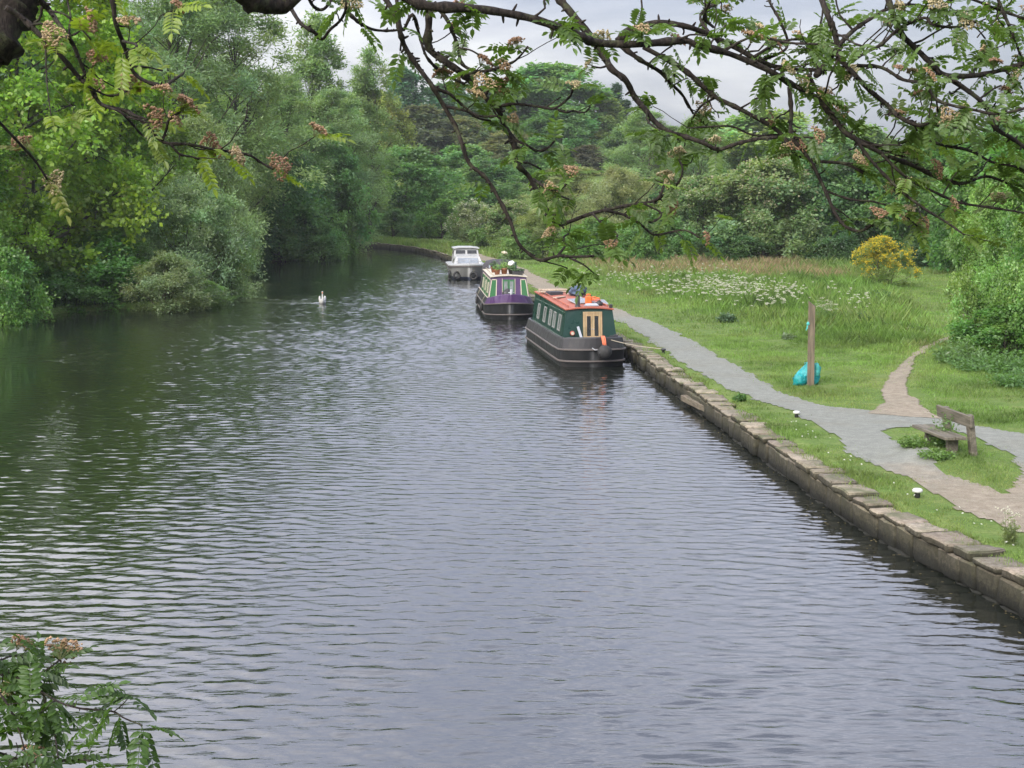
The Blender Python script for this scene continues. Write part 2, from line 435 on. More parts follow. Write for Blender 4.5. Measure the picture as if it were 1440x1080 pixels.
# ---------------------------------------------------------------- the stone canal wall (coping on two courses)
def stonemat(name, wet):
    m, nt, out = nmat(name)
    P = N(nt, 'NewGeometry').outputs['Position']
    sp = N(nt, 'SeparateXYZ'); L(nt, P, sp.inputs[0])
    at = N(nt, 'Attribute', attribute_name='col').outputs['Color']
    n1 = noise(nt, P, 1.7, 5, .6); n2 = noise(nt, P, 14, 6, .7); n3 = noise(nt, P, 60, 3, .6)
    c = ramp(nt, n2, [(.28, (.13, .105, .08)), (.5, (.225, .190, .145)), (.72, (.33, .29, .23))])
    c = mixc(nt, 1.0, c, at, 'MULTIPLY')
    c = mixc(nt, maprange(nt, n1, .44, .66, 0, .72), c, (.070, .085, .032))
    nz_ = N(nt, 'SeparateXYZ'); L(nt, N(nt, 'NewGeometry').outputs['True Normal'], nz_.inputs[0])      # upright faces mixed towards a darker brown
    side_dark = mth(nt, 'MULTIPLY', maprange(nt, nz_.outputs[2], .75, .35), maprange(nt, n2, .25, .75, 1.0, .7))
    c = mixc(nt, side_dark, c, (.030, .028, .017))
    if wet:      # slime and old tide marks
        c = mixc(nt, .5, c, (.040, .037, .023))
        z = mth(nt, 'ADD', sp.outputs[2], mth(nt, 'MULTIPLY', mth(nt, 'SUBTRACT', n2, .5), .35))
        c = mixc(nt, maprange(nt, z, .42, .20), c, (.018, .018, .014))
    princ(nt, out, c, .85, .25, 0, bump(nt, mth(nt, 'ADD', n2, mth(nt, 'MULTIPLY', n3, .3)), .8, .03)); return m
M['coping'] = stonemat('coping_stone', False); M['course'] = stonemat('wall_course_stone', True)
def resample(line, step):
    P = np.array(line, float); d = np.hypot(*np.diff(P, axis=0).T); s = np.concatenate([[0], np.cumsum(d)])
    return s, P
Ws, Wp = resample([p for p in WALL if p[1] > 2], .1)
def wpt(s): return np.array([np.interp(s, Ws, Wp[:, 0]), np.interp(s, Ws, Wp[:, 1])])
def stones(seed, l0, l1, depth, z0, z1, out_j, top_j, gap):
    r = random.Random(seed); Vs = []; Fs = []; Cs = []; s = 0.0
    while s < Ws[-1] - 2:
        y = wpt(s)[1]
        ln = r.uniform(l0, l1) * (1 if y < 60 else 2)
        p, q = wpt(s + gap / 2), wpt(s + ln - gap * r.uniform(.3, 1.2)); t = (q - p) / np.linalg.norm(q - p); n = np.array([t[1], -t[0]])
        oj = r.uniform(-out_j, out_j); tj = r.uniform(-top_j, top_j); dd = depth * r.uniform(.85, 1.15); tilt = r.uniform(-.02, .02)
        hh = z1 - z0
        def ticks(size, n): 
            e = min(.022 / size, .2); return [0.0, e] + [e + (1 - 2 * e) * k / (n - 1) for k in range(1, n - 1)] + [1 - e, 1.0]
        ta, tb_, tc_ = (ticks(ln, 7), ticks(dd, 5), ticks(hh, 3)) if y < 50 else ([0, .03, .97, 1], [0, .05, .95, 1], [0, .9, 1])
        na, nb, nc = len(ta), len(tb_), len(tc_)
        base = len(Vs); grid = {}
        for a in range(na):
            for b in range(nb):
                for cc in range(nc):
                    if 0 < a < na - 1 and 0 < b < nb - 1 and 0 < cc < nc - 1: continue
                    fa, fb, fc = ta[a], tb_[b], tc_[cc]
                    e = sum(v in (0, 1) for v in (fa, fb, fc)); k = .011 * (e - 1)
                    fa2, fb2, fc2 = [min(max(v, 0 + kk), 1 - kk) for v, kk in ((fa, k / ln), (fb, k / dd), (fc, k / hh))]
                    xy = p + t * (ln - gap) * fa2 + n * (dd * fb2 - .03 + oj)
                    z = z0 + (hh + tj) * fc2 + tilt * fc2 * (fa2 - .5)
                    q3 = Vector((xy[0], xy[1], z)); sd = Vector((s, 0, seed))
                    w_ = Vector((mnoise.noise(q3 * 2.3 + sd), mnoise.noise(q3 * 2.3 + sd + Vector((9, 0, 0))), mnoise.noise(q3 * 2.3 + sd + Vector((0, 9, 0))) * .45)) * .045 + \
                        Vector((mnoise.noise(q3 * 8), mnoise.noise(q3 * 8 + Vector((5, 0, 0))), mnoise.noise(q3 * 7 + Vector((0, 5, 0))) * .6)) * .018
                    grid[a, b, cc] = len(Vs); Vs.append(tuple(q3 + w_))
        def quad(k1, k2, k3, k4):
            Fs.append((grid[k1], grid[k2], grid[k3], grid[k4]))
        for a in range(na - 1):
            for b in range(nb - 1):
                quad((a, b, nc - 1), (a + 1, b, nc - 1), (a + 1, b + 1, nc - 1), (a, b + 1, nc - 1)); quad((a, b, 0), (a, b + 1, 0), (a + 1, b + 1, 0), (a + 1, b, 0))
        for a in range(na - 1):
            for cc in range(nc - 1):
                quad((a, 0, cc), (a + 1, 0, cc), (a + 1, 0, cc + 1), (a, 0, cc + 1)); quad((a, nb - 1, cc), (a, nb - 1, cc + 1), (a + 1, nb - 1, cc + 1), (a + 1, nb - 1, cc))
        for b in range(nb - 1):
            for cc in range(nc - 1):
                quad((0, b, cc), (0, b, cc + 1), (0, b + 1, cc + 1), (0, b + 1, cc)); quad((na - 1, b, cc), (na - 1, b + 1, cc), (na - 1, b + 1, cc + 1), (na - 1, b, cc + 1))
        k = r.uniform(.62, 1.3); Cs += [(k * r.uniform(.97, 1.03), k, k * r.uniform(.9, 1.02))] * (len(Vs) - base)
        s += ln
    return npmesh('stones', Vs, Fs, np.array(Cs), False)
cw = thing('canal_wall', 'low wall of worn stone blocks with pale coping along the right edge of the water', 'wall', (0, 0, 0))
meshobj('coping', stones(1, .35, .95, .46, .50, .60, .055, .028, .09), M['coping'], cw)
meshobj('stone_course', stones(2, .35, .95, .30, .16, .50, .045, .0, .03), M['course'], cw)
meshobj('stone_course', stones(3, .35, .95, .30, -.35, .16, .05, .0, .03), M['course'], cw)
tb = MB()
a, b = U(965, 558, .34), U(1008, 580, .34)
for k in range(3):
    p = [a[i] + (b[i] - a[i]) * k / 3 for i in range(3)]; q = [a[i] + (b[i] - a[i]) * (k + .985) / 3 for i in range(3)]
    c = [(p[i] + q[i]) / 2 for i in range(3)]; ln = math.dist(p, q)
    tb.box((c[0] - .06, c[1], WZ + .17 + .01 * k), (.16, ln, .14), rz=-math.atan2(q[0] - p[0], q[1] - p[1]), bev=.012)
M['oldwood'] = wood('weathered_timber', (.20, .165, .115), (.085, .07, .05), axis=(1, .1, 1), scale=20)
tag(tb.build('timber_fender', M['oldwood']), 'long weathered timber beam fixed along the face of the stone wall just above the water', 'timber beam')
# ---------------------------------------------------------------- boats
M['black'] = paint('black_hull', (.010, .011, .012), .5, .35, 3, (.07, .06, .05))
M['bulwark'] = paint('grey_bulwark', (.030, .029, .031), .5, .4, 3, (.09, .08, .07))
M['rail'] = paint('worn_strake', (.10, .085, .078), .6, .5, 5)
M['green'] = paint('dark_green_paint', (.004, .030, .022), .32, .18, 2.5, (.05, .07, .06))
M['greenside'] = M['green']
M['red'] = paint('red_oxide_roof', (.30, .078, .042), .65, .65, 5, (.24, .15, .11))
M['cream'] = paint('cream_paint', (.46, .41, .32), .5, .3, 6)
M['pine'] = wood('varnished_pine', (.46, .34, .20), (.30, .20, .10), .5)
M['plank'] = wood('bare_plank', (.52, .42, .32), (.34, .25, .18), .8)
M['purple'] = paint('purple_paint', (.062, .028, .092), .38, .2, 3, (.12, .09, .14))
M['purple_pale'] = paint('faded_purple_deck', (.17, .11, .22), .45, .3, 3, (.2, .17, .2))
M['midgreen'] = paint('mid_green_paint', (.022, .115, .036), .38, .2, 3)
M['gunwale'] = paint('cream_gunwale', (.42, .36, .29), .6, .4, 6)
M['white'] = paint('white_gelcoat', (.40, .40, .39), .3, .22, 3, (.32, .31, .27))
M['offwhite'] = paint('grey_white_paint', (.21, .21, .20), .4, .35, 3, (.2, .19, .16))
M['navy'] = paint('dark_blue_antifoul', (.018, .025, .045), .5, .3, 3)
M['rubber'] = paint('rubber', (.018, .018, .018), .7, .3, 8)
M['orange'] = paint('orange_plastic', (.70, .13, .025), .45, .2, 8)
M['orange_rope'] = paint('orange_rope', (.66, .17, .08), .8, .3, 20, bmp=.6)
M['rope'] = paint('rope', (.34, .30, .22), .9, .4, 20, bmp=.6)
M['steel'] = paint('galvanised', (.32, .33, .34), .45, .3, 8)
M['iron'] = paint('black_iron', (.02, .02, .021), .55, .3, 8)
M['bluecloth'] = paint('blue_grey_cloth', (.065, .095, .15), .85, .4, 7, (.04, .05, .08), bmp=.5)
M['hood'] = paint('dark_canvas', (.040, .037, .043), .85, .4, 4, (.09, .08, .08), bmp=.4)
M['clay'] = paint('terracotta', (.30, .12, .06), .8, .4, 9)
M['greycard'] = paint('grey_sheet', (.33, .35, .38), .4, .25, 5)
M['lampred'] = paint('lamp_red', (.35, .06, .04), .4, .2, 9)
def glassmat(name, c, rough=.06, spec=.6):
    m, nt, out = nmat(name)
    n = noise(nt, N(nt, 'TexCoord').outputs['Object'], 3, 3)
    princ(nt, out, mixc(nt, maprange(nt, n, .3, .7), c, tuple(x * .6 for x in c)), rough, spec, 0, bump(nt, n, .05, .02)); return m
M['glass'] = glassmat('dark_glass', (.022, .024, .022))
M['paleglass'] = glassmat('pale_glass', (.22, .25, .24), .05, .8)  # window glass with a pale base colour
M['screen'] = glassmat('grey_windscreen', (.24, .27, .30), .05, .8)
M['pv'] = glassmat('solar_cell', (.16, .18, .21), .18, .8)

def outline(s, hw, ln, a, p, astern=.6):
    """half-width of a hull at distance s from the stem"""
    h = 1.0
    if s < a: h = max(0, 1 - (1 - s / a) ** p) ** .5
    if s > ln - astern: h = min(h, max(0, 1 - ((s - ln + astern) / astern) ** 2.4) ** .5 * .55 + .45)
    return hw * h
def hull_ring(hw, ln, a, p, z, sheer, inset=0, astern=.6, rake=0, sl=2.0):
    ss = [0] + [a * k for k in (.02, .06, .13, .22, .35, .5, .7, .85, 1.0)] + [a + (ln - astern - a) * k / 6 for k in range(1, 7)] + [ln - astern * (1 - k) for k in (.35, .65, .85, 1)]
    pts = []
    for side in (-1, 1):
        row = []
        for s in ss:
            h = max(outline(s, hw, ln, a, p, astern) - inset, .001 if s else 0.0)
            zz = z + sheer * max(0, 1 - s / sl) ** 2
            y = s + rake * max(0, 1 - s / 1.2) + (inset if s < .5 else 0)
            row.append((side * h, y, zz))
        pts += row if side == -1 else row[::-1]
    return pts
def hull(parent, hw, ln, a, p, top, sheer, mats, rake=.25, bul=.30, deckmat=None, cant=.07):
    mb = MB()
    def ring(z, sh, ins, rk): return hull_ring(hw, ln, a, p, z, sh, ins, rake=rk)
    mb.loft([ring(-.35, 0, .10, rake * 1.5), ring(.05, 0, .03, rake), ring(top - bul, sheer * .55, 0, rake * .35)], True, True, False)
    mb.build('hull', mats[0], parent)
    mb = MB()
    mb.loft([ring(top - bul, sheer * .55, 0.004, rake * .35), ring(top - .03, sheer, cant, 0), ring(top, sheer, cant + .015, 0), ring(top, sheer, cant + .085, 0), ring(top - .17, sheer, cant + .10, 0)], False, False, True)
    o = mb.build('bulwark', deckmat or mats[1], parent)
    if isinstance(deckmat, list):
        for p_ in o.data.polygons: p_.material_index = 0 if p_.center.y < 1.62 else (2 if p_.normal.z > .7 else 1)
    for z, sh, rk in ((top - bul - .015, sheer * .55, rake * .35), (.17, sheer * .2, rake * .8)):
        mb = MB(); r0 = ring(z - .025, sh, .0, rk); r1 = ring(z - .02, sh, -.035, rk); r2 = ring(z + .02, sh, -.035, rk); r3 = ring(z + .025, sh, .0, rk)
        mb.loft([r0, r1, r2, r3], False, False, False); mb.build('rub_rail', mats[2], parent)
class Cabin:
    def __init__(s, s0, s1, wb, wt, zb, zt0, zt1, camber=.07, lean=.12):
        s.s0, s.s1, s.wb, s.wt, s.zb, s.zt0, s.zt1, s.camber, s.lean = s0, s1, wb, wt, zb, zt0, zt1, camber, lean
    def zt(s, y): return s.zt0 + (s.zt1 - s.zt0) * (y - s.s0) / (s.s1 - s.s0)
    def side(s, y, z, off=0, sg=-1):
        t = (z - s.zb) / (s.zt(y) - s.zb); return (sg * (s.wb + (s.wt - s.wb) * t + off), y, z)
    def body(s, name, mat, parent):
        mb = MB(); rings = []
        for y, ln in ((s.s0, s.lean), (s.s1, 0)):
            z = s.zt(y); rings.append([(-s.wb, y, s.zb), (-s.wt, y + ln, z), (-s.wt * .5, y + ln, z + s.camber * .75), (0, y + ln, z + s.camber), (s.wt * .5, y + ln, z + s.camber * .75), (s.wt, y + ln, z), (s.wb, y, s.zb)])
        mb.loft(rings); return mb.build(name, mat, parent)
    def roof(s, mat, parent, over=.035, th=.035):
        mb = MB(); rings = []
        for y in (s.s0 + s.lean - .07, s.s1 + .06):
            z = s.zt(y) + .004; w_ = s.wt + over
            top = [(-w_, y, z), (-w_ * .5, y, z + s.camber * .75 + .006), (0, y, z + s.camber + .006), (w_ * .5, y, z + s.camber * .75 + .006), (w_, y, z)]
            rings.append(top + [(x, yy, q + th) for x, yy, q in top[::-1]])
        mb.loft(rings); o = mb.build('roof', mat, parent)
        for sg in (-1, 1):
            h = MB(); h.tube([(sg * (s.wt - .10), y, s.zt(y) + th + .075) for y in (s.s0 + .3, (s.s0 + s.s1) / 2, s.s1 - .2)], .017, 6)
            for k in range(7):
                y = s.s0 + .35 + (s.s1 - s.s0 - .6) * k / 6; h.tube([(sg * (s.wt - .10), y, s.zt(y) + .02), (sg * (s.wt - .10), y, s.zt(y) + th + .07)], .012, 5)
            h.build('handrail', mat, o)
        return o
    def panel(s, mb, y0, y1, z0, z1, o0, o1, sg=-1):
        a = [s.side(y0, z0, o0, sg), s.side(y1, z0, o0, sg), s.side(y1, z1, o0, sg), s.side(y0, z1, o0, sg)]
        b = [s.side(y0, z0, o1, sg), s.side(y1, z0, o1, sg), s.side(y1, z1, o1, sg), s.side(y0, z1, o1, sg)]
        mb.loft([a, b])
    def roofz(s, x, y): 
        q = abs(x) / s.wt; return s.zt(y) + .04 + s.camber * (1 - q * q)
    def fronty(s, z): return s.s0 + s.lean * (z - s.zb) / (s.zt0 - s.zb)
    def front(s, mb, x0, x1, z0, z1, o0, o1, x0t=None, x1t=None):
        x0t = x0 if x0t is None else x0t; x1t = x1 if x1t is None else x1t
        P = lambda o: [(x0, s.fronty(z0) - o, z0), (x1, s.fronty(z0) - o, z0), (x1t, s.fronty(z1) - o, z1), (x0t, s.fronty(z1) - o, z1)]
        mb.loft([P(o0), P(o1)])
    def window(s, y0, y1, z0, z1, parent, fmat, gmat, sg=-1):
        mb = MB(); t = .035
        for q in ((y0, y1, z0, z0 + t), (y0, y1, z1 - t, z1), (y0, y0 + t, z0 + t, z1 - t), (y1 - t, y1, z0 + t, z1 - t)): s.panel(mb, *q, 0.002, .022, sg)
        f = mb.build('window', fmat, parent)
        g = MB(); s.panel(g, y0 + t, y1 - t, z0 + t, z1 - t, .002, .010, sg); g.build('pane', gmat, f)

# --- the green boat nearest to us
T1 = math.atan(.125)
B1 = thing('narrowboat', 'dark green narrowboat with cluttered orange-red roof and pale wooden doors, nearest of the boats', 'boat', (2.42, 42.75, WZ), T1)
hull(B1, .98, 8.4, .75, 2.3, .80, .10, (M['black'], M['bulwark'], M['rail']))
C1 = Cabin(1.05, 7.6, .83, .69, .62, 1.60, 1.70, .05, .10)
dk = MB(); dk.loft([[(x, y, .64) for x, y, z in hull_ring(.98, 8.4, .75, 2.3, 0, 0, .16)], [(x, y, .66) for x, y, z in hull_ring(.98, 8.4, .75, 2.3, 0, 0, .16)]]); dk.build('deck', M['bulwark'], B1)
cab = C1.body('cabin', M['green'], B1); roof1 = C1.roof(M['red'], B1)
for y in (1.75, 2.75, 3.6, 4.75, 6.1): C1.window(y, y + .46, .93, 1.42, cab, M['offwhite'], M['paleglass']); C1.window(y, y + .46, .93, 1.42, cab, M['offwhite'], M['paleglass'], 1)
lt = MB()   # faded signwriting panel lines along the side
for sg in (-1, 1):
    for z in (.80, 1.52): C1.panel(lt, 1.3, 7.4, z, z + .012, .002, .006, sg)
lt.build('coach_line', paint('faded_line', (.16, .21, .17), .6, .5, 5), cab)
for k, (x0, x1) in enumerate(((-.215, .005), (.012, .232))):
    mb = MB(); t = .05; z0, z1 = .70, 1.50; cxo = .08
    for q in ((x0, x1, z0, z0 + .14), (x0, x1, z1 - .07, z1), (x0, x0 + t, z0 + .14, z1 - .07), (x1 - t, x1, z0 + .14, z1 - .07)): C1.front(mb, q[0] + cxo, q[1] + cxo, q[2], q[3], .012, .045)
    d = mb.build('door', M['pine'], B1)
    g = MB(); C1.front(g, x0 + t + cxo, x1 - t + cxo, z0 + .14, z1 - .07, .014, .028); g.build('pane', M['glass'], d)
    h = MB(); xk = (x1 - .025 if k == 0 else x0 + .025) + cxo; h.tube([(xk, C1.fronty(1.05) - .045, 1.05), (xk, C1.fronty(1.05) - .075, 1.05)], [.012, .016], 8); h.build('handle', M['steel'], d)
mb = MB()
for q in ((-.275, -.222, .66, 1.555), (.239, .292, .66, 1.555), (-.222, .239, 1.507, 1.555)): C1.front(mb, q[0] + .08, q[1] + .08, q[2], q[3], .002, .05)
mb.build('door_frame', M['pine'], B1)
mb = MB(); c = Vector((-.52, C1.fronty(.93) - .03, .93)); mb.tube([c + Vector((0, .03, 0)), c, c + Vector((0, -.06, 0))], [.05, .075, .06], 12); hl = mb.build('headlamp', M['lampred'], B1)
mb = MB(); mb.tube([c + Vector((0, -.06, 0)), c + Vector((0, -.068, 0))], [.052, .045], 12); mb.build('lens', M['cream'], hl)
mb = MB(); p = (-.32, 1.32); z = C1.roofz(*p); mb.tube([(p[0], p[1], z - .05), (p[0], p[1], z + .04), (p[0], p[1], z + .042), (p[0], p[1], z + .33)], [.085, .085, .068, .068], 12)
mb.tube([(p[0], p[1], z + .33), (p[0], p[1], z + .36)], [.078, .078], 12); mb.build('chimney', M['iron'], B1)
for x, y in ((.12, 3.6), (.1, 5.2)):
    mb = MB(); z = C1.roofz(x, y); mb.tube([(x, y, z - .03), (x, y, z + .05), (x, y, z + .055), (x, y, z + .085), (x, y, z + .1)], [.05, .05, .11, .09, .02], 12); mb.build('roof_vent', M['steel'], B1)
mb = MB(); mb.box((.66, 1.25, C1.roofz(.6, 1.25) + .05), (.10, .10, .12), bev=.02); mb.build('navigation_lamp', M['iron'], B1)
mb = MB(); mb.box((.12, 1.52, C1.roofz(.1, 1.5) + .03), (.42, .34, .09), rx=R(-6), bev=.02, taper=.8); hb = mb.build('roof_hatch', M['greycard'], B1)
for (x, y, rz_) in ((-.02, 2.55, .08), (.48, 2.6, -.05)):
    f = MB(); z = C1.roofz(x, y) + .06; f.box((x, y, z), (.60, 1.0, .03), rz=rz_, rx=R(3), ry=R(4 if x > .3 else -2), bev=.006)
    f.box((x - .22, y - .35, z - .04), (.03, .03, .07)); f.box((x + .22, y + .35, z - .03), (.03, .03, .06))
    o = f.build('solar_panel', M['steel'], B1)
    g = MB(); g.box((x, y, z + .0175), (.55, .95, .004), rz=rz_, rx=R(3), ry=R(4 if x > .3 else -2)); g.build('cell_sheet', M['pv'], o)
# stem fittings: fender, its rope, stem post
mb = MB(); fc = Vector((.22, -.16, .50)); mb.blob(fc, (.21, .15, .19), 3, .05, 16, 10, 3); fd = mb.build('bow_fender', M['rubber'], B1)
mb = MB(); r = random.Random(5)
for k in range(5):
    x = .17 + .022 * k
    mb.tube([(x - .01, .22, .78), (x, .08, .93), (x + r.uniform(-.01, .01), -.02, .84), (x + r.uniform(-.02, .02), -.13, .70 - .02 * (k % 3))], .014, 6)
mb.build('fender_rope', M['orange_rope'], fd)
mb = MB(); mb.tube([(.02, -.14, .56), (-.05, -.1, .55), (-.12, -.03, .60)], .013, 6); mb.build('shackle', M['steel'], fd)
mb = MB(); mb.tube([(.22, .26, .74), (.22, .26, .92)], [.035, .035], 10); mb.tube([(.14, .26, .88), (.30, .26, .88)], .018, 8); mb.build('mooring_post', M['iron'], B1)
def onboat(B, T, x, y): 
    return (B.location.x + x * math.cos(T) - y * math.sin(T), B.location.y + x * math.sin(T) + y * math.cos(T))
def put(B, T, x, y, z, name, label, cat, rz=0, group=None):
    p = onboat(B, T, x, y); return thing(name, label, cat, (p[0], p[1], z + WZ), T + rz, group)
# things lying on the roof of the green boat
t = put(B1, T1, .30, 5.15, C1.roofz(.3, 5.15), 'tarpaulin_bundle', 'crumpled blue-grey tarpaulin bundle lying on the orange-red boat roof', 'tarpaulin')
mb = MB(); mb.blob((0, 0, .15), (.27, .30, .17), 2, .28, 22, 14, 2.2); mb.blob((.18, .1, .17), (.14, .2, .16), 4, .3, 16, 10, 2.5); mb.build('bundle', M['bluecloth'], t)
mb = MB(); mb.tube([(math.cos(a) * .285, .02 * math.sin(3 * a), .15 + math.sin(a) * .19) for a in [k * math.pi / 8 for k in range(17)]], .011, 6); mb.build('cord', M['rope'], t)
for k, (x, y, rz_, lab) in enumerate(((-.25, 6.5, .05, 'stack of pale planks across the rear of the orange-red boat roof'), (-.40, 4.3, .9, 'single pale plank lying along the left edge of the orange-red boat roof'))):
    t = put(B1, T1, x, y, C1.roofz(x, y) + .012, 'plank_stack' if k == 0 else 'plank', lab, 'planks' if k == 0 else 'plank', rz_)
    for q in range(5 if k == 0 else 1):
        mb = MB(); mb.box((.08 * math.sin(q * 2.1), -.30 + .15 * q if k == 0 else 0, .03 + (.05 * (q % 2) if k == 0 else 0)), (.95 if k == 0 else .62, .13, .035), rz=.04 * math.sin(q * 3.3), bev=.006); mb.build('board', M['plank'], t)
t = put(B1, T1, .12, 1.98, C1.roofz(.1, 1.98), 'plastic_can', 'bright orange plastic can standing on the boat roof beside the black chimney', 'can')
mb = MB(); mb.box((0, 0, .13), (.20, .14, .26), bev=.035); mb.build('can_body', M['orange'], t)
mb = MB(); mb.tube([(-.06, 0, .25), (-.05, 0, .31), (.05, 0, .31), (.06, 0, .25)], .016, 7); mb.build('handle', M['orange'], t)
mb = MB(); mb.tube([(.075, 0, .25), (.075, 0, .285)], .022, 8); mb.build('cap', M['iron'], t)
t = put(B1, T1, .40, 1.75, C1.roofz(.4, 1.75), 'kettle', 'small black lidded pot on the boat roof right of the orange can', 'pot')
mb = MB(); mb.tube([(0, 0, 0), (0, 0, .03), (0, 0, .10), (0, 0, .13)], [.09, .115, .11, .06], 14); mb.build('pot_body', M['iron'], t)
mb = MB(); mb.tube([(0, 0, .13), (0, 0, .145), (0, 0, .17)], [.065, .03, .018], 12); mb.build('lid', M['iron'], t)
t = put(B1, T1, -.36, 5.75, C1.roofz(-.36, 5.75), 'folded_mat', 'dark folded mat on the left of the boat roof in front of the pale planks', 'mat', .1)
mb = MB()
for k in range(3): mb.box((.02 * k, .01 * k, .02 + .034 * k), (.50 - .03 * k, .55 - .02 * k, .03), rz=.03 * k, bev=.012)
mb.build('mat', M['hood'], t)
t = put(B1, T1, .42, 3.3, C1.roofz(.42, 3.3), 'hosepipe', 'coil of orange hose on the right side of the boat roof', 'hose')
t.location.y += -.75; t.location.x += .1
mb = MB(); mb.tube([((.17 - .004 * k / 6) * math.cos(k * .4), (.17 - .004 * k / 6) * math.sin(k * .4), .02 + .0028 * k + .008 * math.sin(k)) for k in range(60)], .014, 6); mb.build('coil', M['orange'], t)
t = put(B1, T1, -.30, .86, .66, 'mop', 'pale wooden board leaning against the green boat front beside the doors', 'board')
mb = MB(); mb.box((0, .07, .24), (.075, .025, .50), rx=R(-14), ry=R(-16), bev=.006); mb.build('board', M['greycard'], t)
t.name = 'leaning_board'
t = put(B1, T1, .62, .55, .66, 'rope_coil', 'dark coil of rope on the green boat foredeck right of its doors', 'rope')
mb = MB(); mb.tube([(.15 * math.cos(k * .45) * (1 - k / 160), .12 * math.sin(k * .45) * (1 - k / 160), .10 + .0035 * k) for k in range(46)], .016, 6); mb.build('coil', M['hood'], t)

# --- the purple and green boat behind it
T2 = math.atan(.072)
B2 = thing('narrowboat', 'purple and green narrowboat with cream trim and potted plants on its roof, second moored boat', 'boat', (-.02, 58.9, WZ), T2)
hull(B2, 1.0, 9.0, 1.5, 1.9, .80, .26, (M['black'], M['purple'], M['rail']), .35, .24, [M['purple'], M['black'], M['gunwale']], .10)
C2 = Cabin(1.55, 7.2, .86, .72, .60, 1.62, 1.64, .05, .10)
dk = MB(); dk.loft([[(x, y, .64) for x, y, z in hull_ring(1., 9.0, 1.5, 1.9, 0, 0, .19)], [(x, y, .66) for x, y, z in hull_ring(1., 9.0, 1.5, 1.9, 0, 0, .19)]]); dk.build('deck', M['purple_pale'], B2)
cab = C2.body('cabin', M['purple'], B2); C2.roof(M['cream'], B2)
for sg in (-1, 1):          # the green front panels with cream borders
    mb = MB(); z0, z1 = .76, 1.55
    xo, xi = C2.wb - .03, .50; xot = C2.wt - .02; xit = .47
    C2.front(mb, *(sorted((sg * xo, sg * xi))), z0, z1, .004, .010, *(sorted((sg * xot, sg * xit)))); pn = mb.build('front_panel', M['midgreen'], B2)
    mb = MB(); t = .035
    for (a0, a1, q0, q1, b0, b1) in ((xo, xo - t, z0, z1, xot, xot - t), (xi + t, xi, z0, z1, xit + t, xit), (xo, xi, z0, z0 + t, xo, xi), (xot, xit, z1 - t, z1, xot, xit)):
        C2.front(mb, *(sorted((sg * a0, sg * a1))), q0, q1, .006, .018, *(sorted((sg * b0, sg * b1))))
    mb.build('border', M['cream'], pn)
for sg in (-1, 1):
    mb = MB(); C2.front(mb, *(sorted((sg * .235, sg * .005))), .68, 1.53, .006, .03); d = mb.build('door', M['midgreen'], B2)
    mb = MB(); C2.front(mb, *(sorted((sg * .19, sg * .045))), 1.05, 1.46, .031, .036); mb.build('pane', M['paleglass'], d)
for sg in (-1, 1):
    mb = MB(); C2.front(mb, *(sorted((sg * .25, sg * .27))), .66, 1.57, .004, .03); mb.build('door_jamb', M['cream'], B2)
for sg in (-1, 1):
    mb = MB()
    for z in (.68, 1.50): C2.panel(mb, 1.62, 7.14, z, z + .05, .002, .012, sg)
    for y in (1.62, 3.4, 5.2, 7.1): C2.panel(mb, y, y + .05, .73, 1.50, .002, .012, sg)
    mb.build('side_border', M['cream'], cab)
    mb = MB()
    for y in (1.67, 3.45, 5.25): C2.panel(mb, y, y + (1.73 if y < 5 else 1.83), .735, 1.495, .001, .006, sg)
    mb.build('side_panel', M['midgreen'], cab)
    for y in (2.2, 3.9, 5.8): C2.window(y, y + .55, .95, 1.38, cab, M['cream'], M['paleglass'], sg)
mb = MB(); mb.tube([(0, .20, .80), (0, .16, 1.0), (0, .12, 1.22)], [.07, .055, .05], 10); mb.tube([(-.12, .16, 1.1), (.12, .16, 1.1)], .025, 8); mb.build('stem_post', M['steel'], B2)
mb = MB(); mb.blob((-.12, .95, .98), (.17, .17, .22), 9, .12); mb.build('gas_locker_cover', M['iron'], B2)
mb = MB(); z = C2.roofz(.52, 5.2); mb.tube([(.52, 5.2, z - .04), (.52, 5.2, z + .03), (.52, 5.2, z + .04), (.52, 5.2, z + .36), (.52, 5.2, z + .38)], [.10, .10, .075, .075, .085], 12); mb.build('chimney', paint('chimney_green', (.02, .06, .035), .5), B2)
mb = MB(); rings = []   # canvas hood over the stern
for y, h, ww in ((6.9, 1.66, .66), (7.05, 1.98, .68), (7.5, 2.10, .70), (8.1, 2.05, .68), (8.5, 1.60, .70)):
    rings.append([(-.84, y, .82), (-ww - .04, y, h - .25), (-ww + .12, y, h - .06), (-.3, y, h), (.3, y, h), (ww - .12, y, h - .06), (ww + .04, y, h - .25), (.84, y, .82)])
mb.loft(rings, True); hd = mb.build('pram_hood', M['hood'], B2)
mb = MB(); mb.box((-.25, 6.96, 1.80), (.5, .02, .14), rx=R(-24)); mb.build('hood_window', M['screen'], hd)
mb = MB()                          # side fenders
for s in (2.6, 6.5):
    mb = MB(); mb.tube([(-1.05, s, .2), (-1.06, s, .24), (-1.06, s, .50), (-1.05, s, .54)], [.02, .06, .06, .02], 10); f_ = mb.build('side_fender', M['rubber'], B2)
    mb = MB(); mb.tube([(-1.05, s, .54), (-.92, s, .82)], .01, 5); mb.build('lanyard', M['rope'], f_)

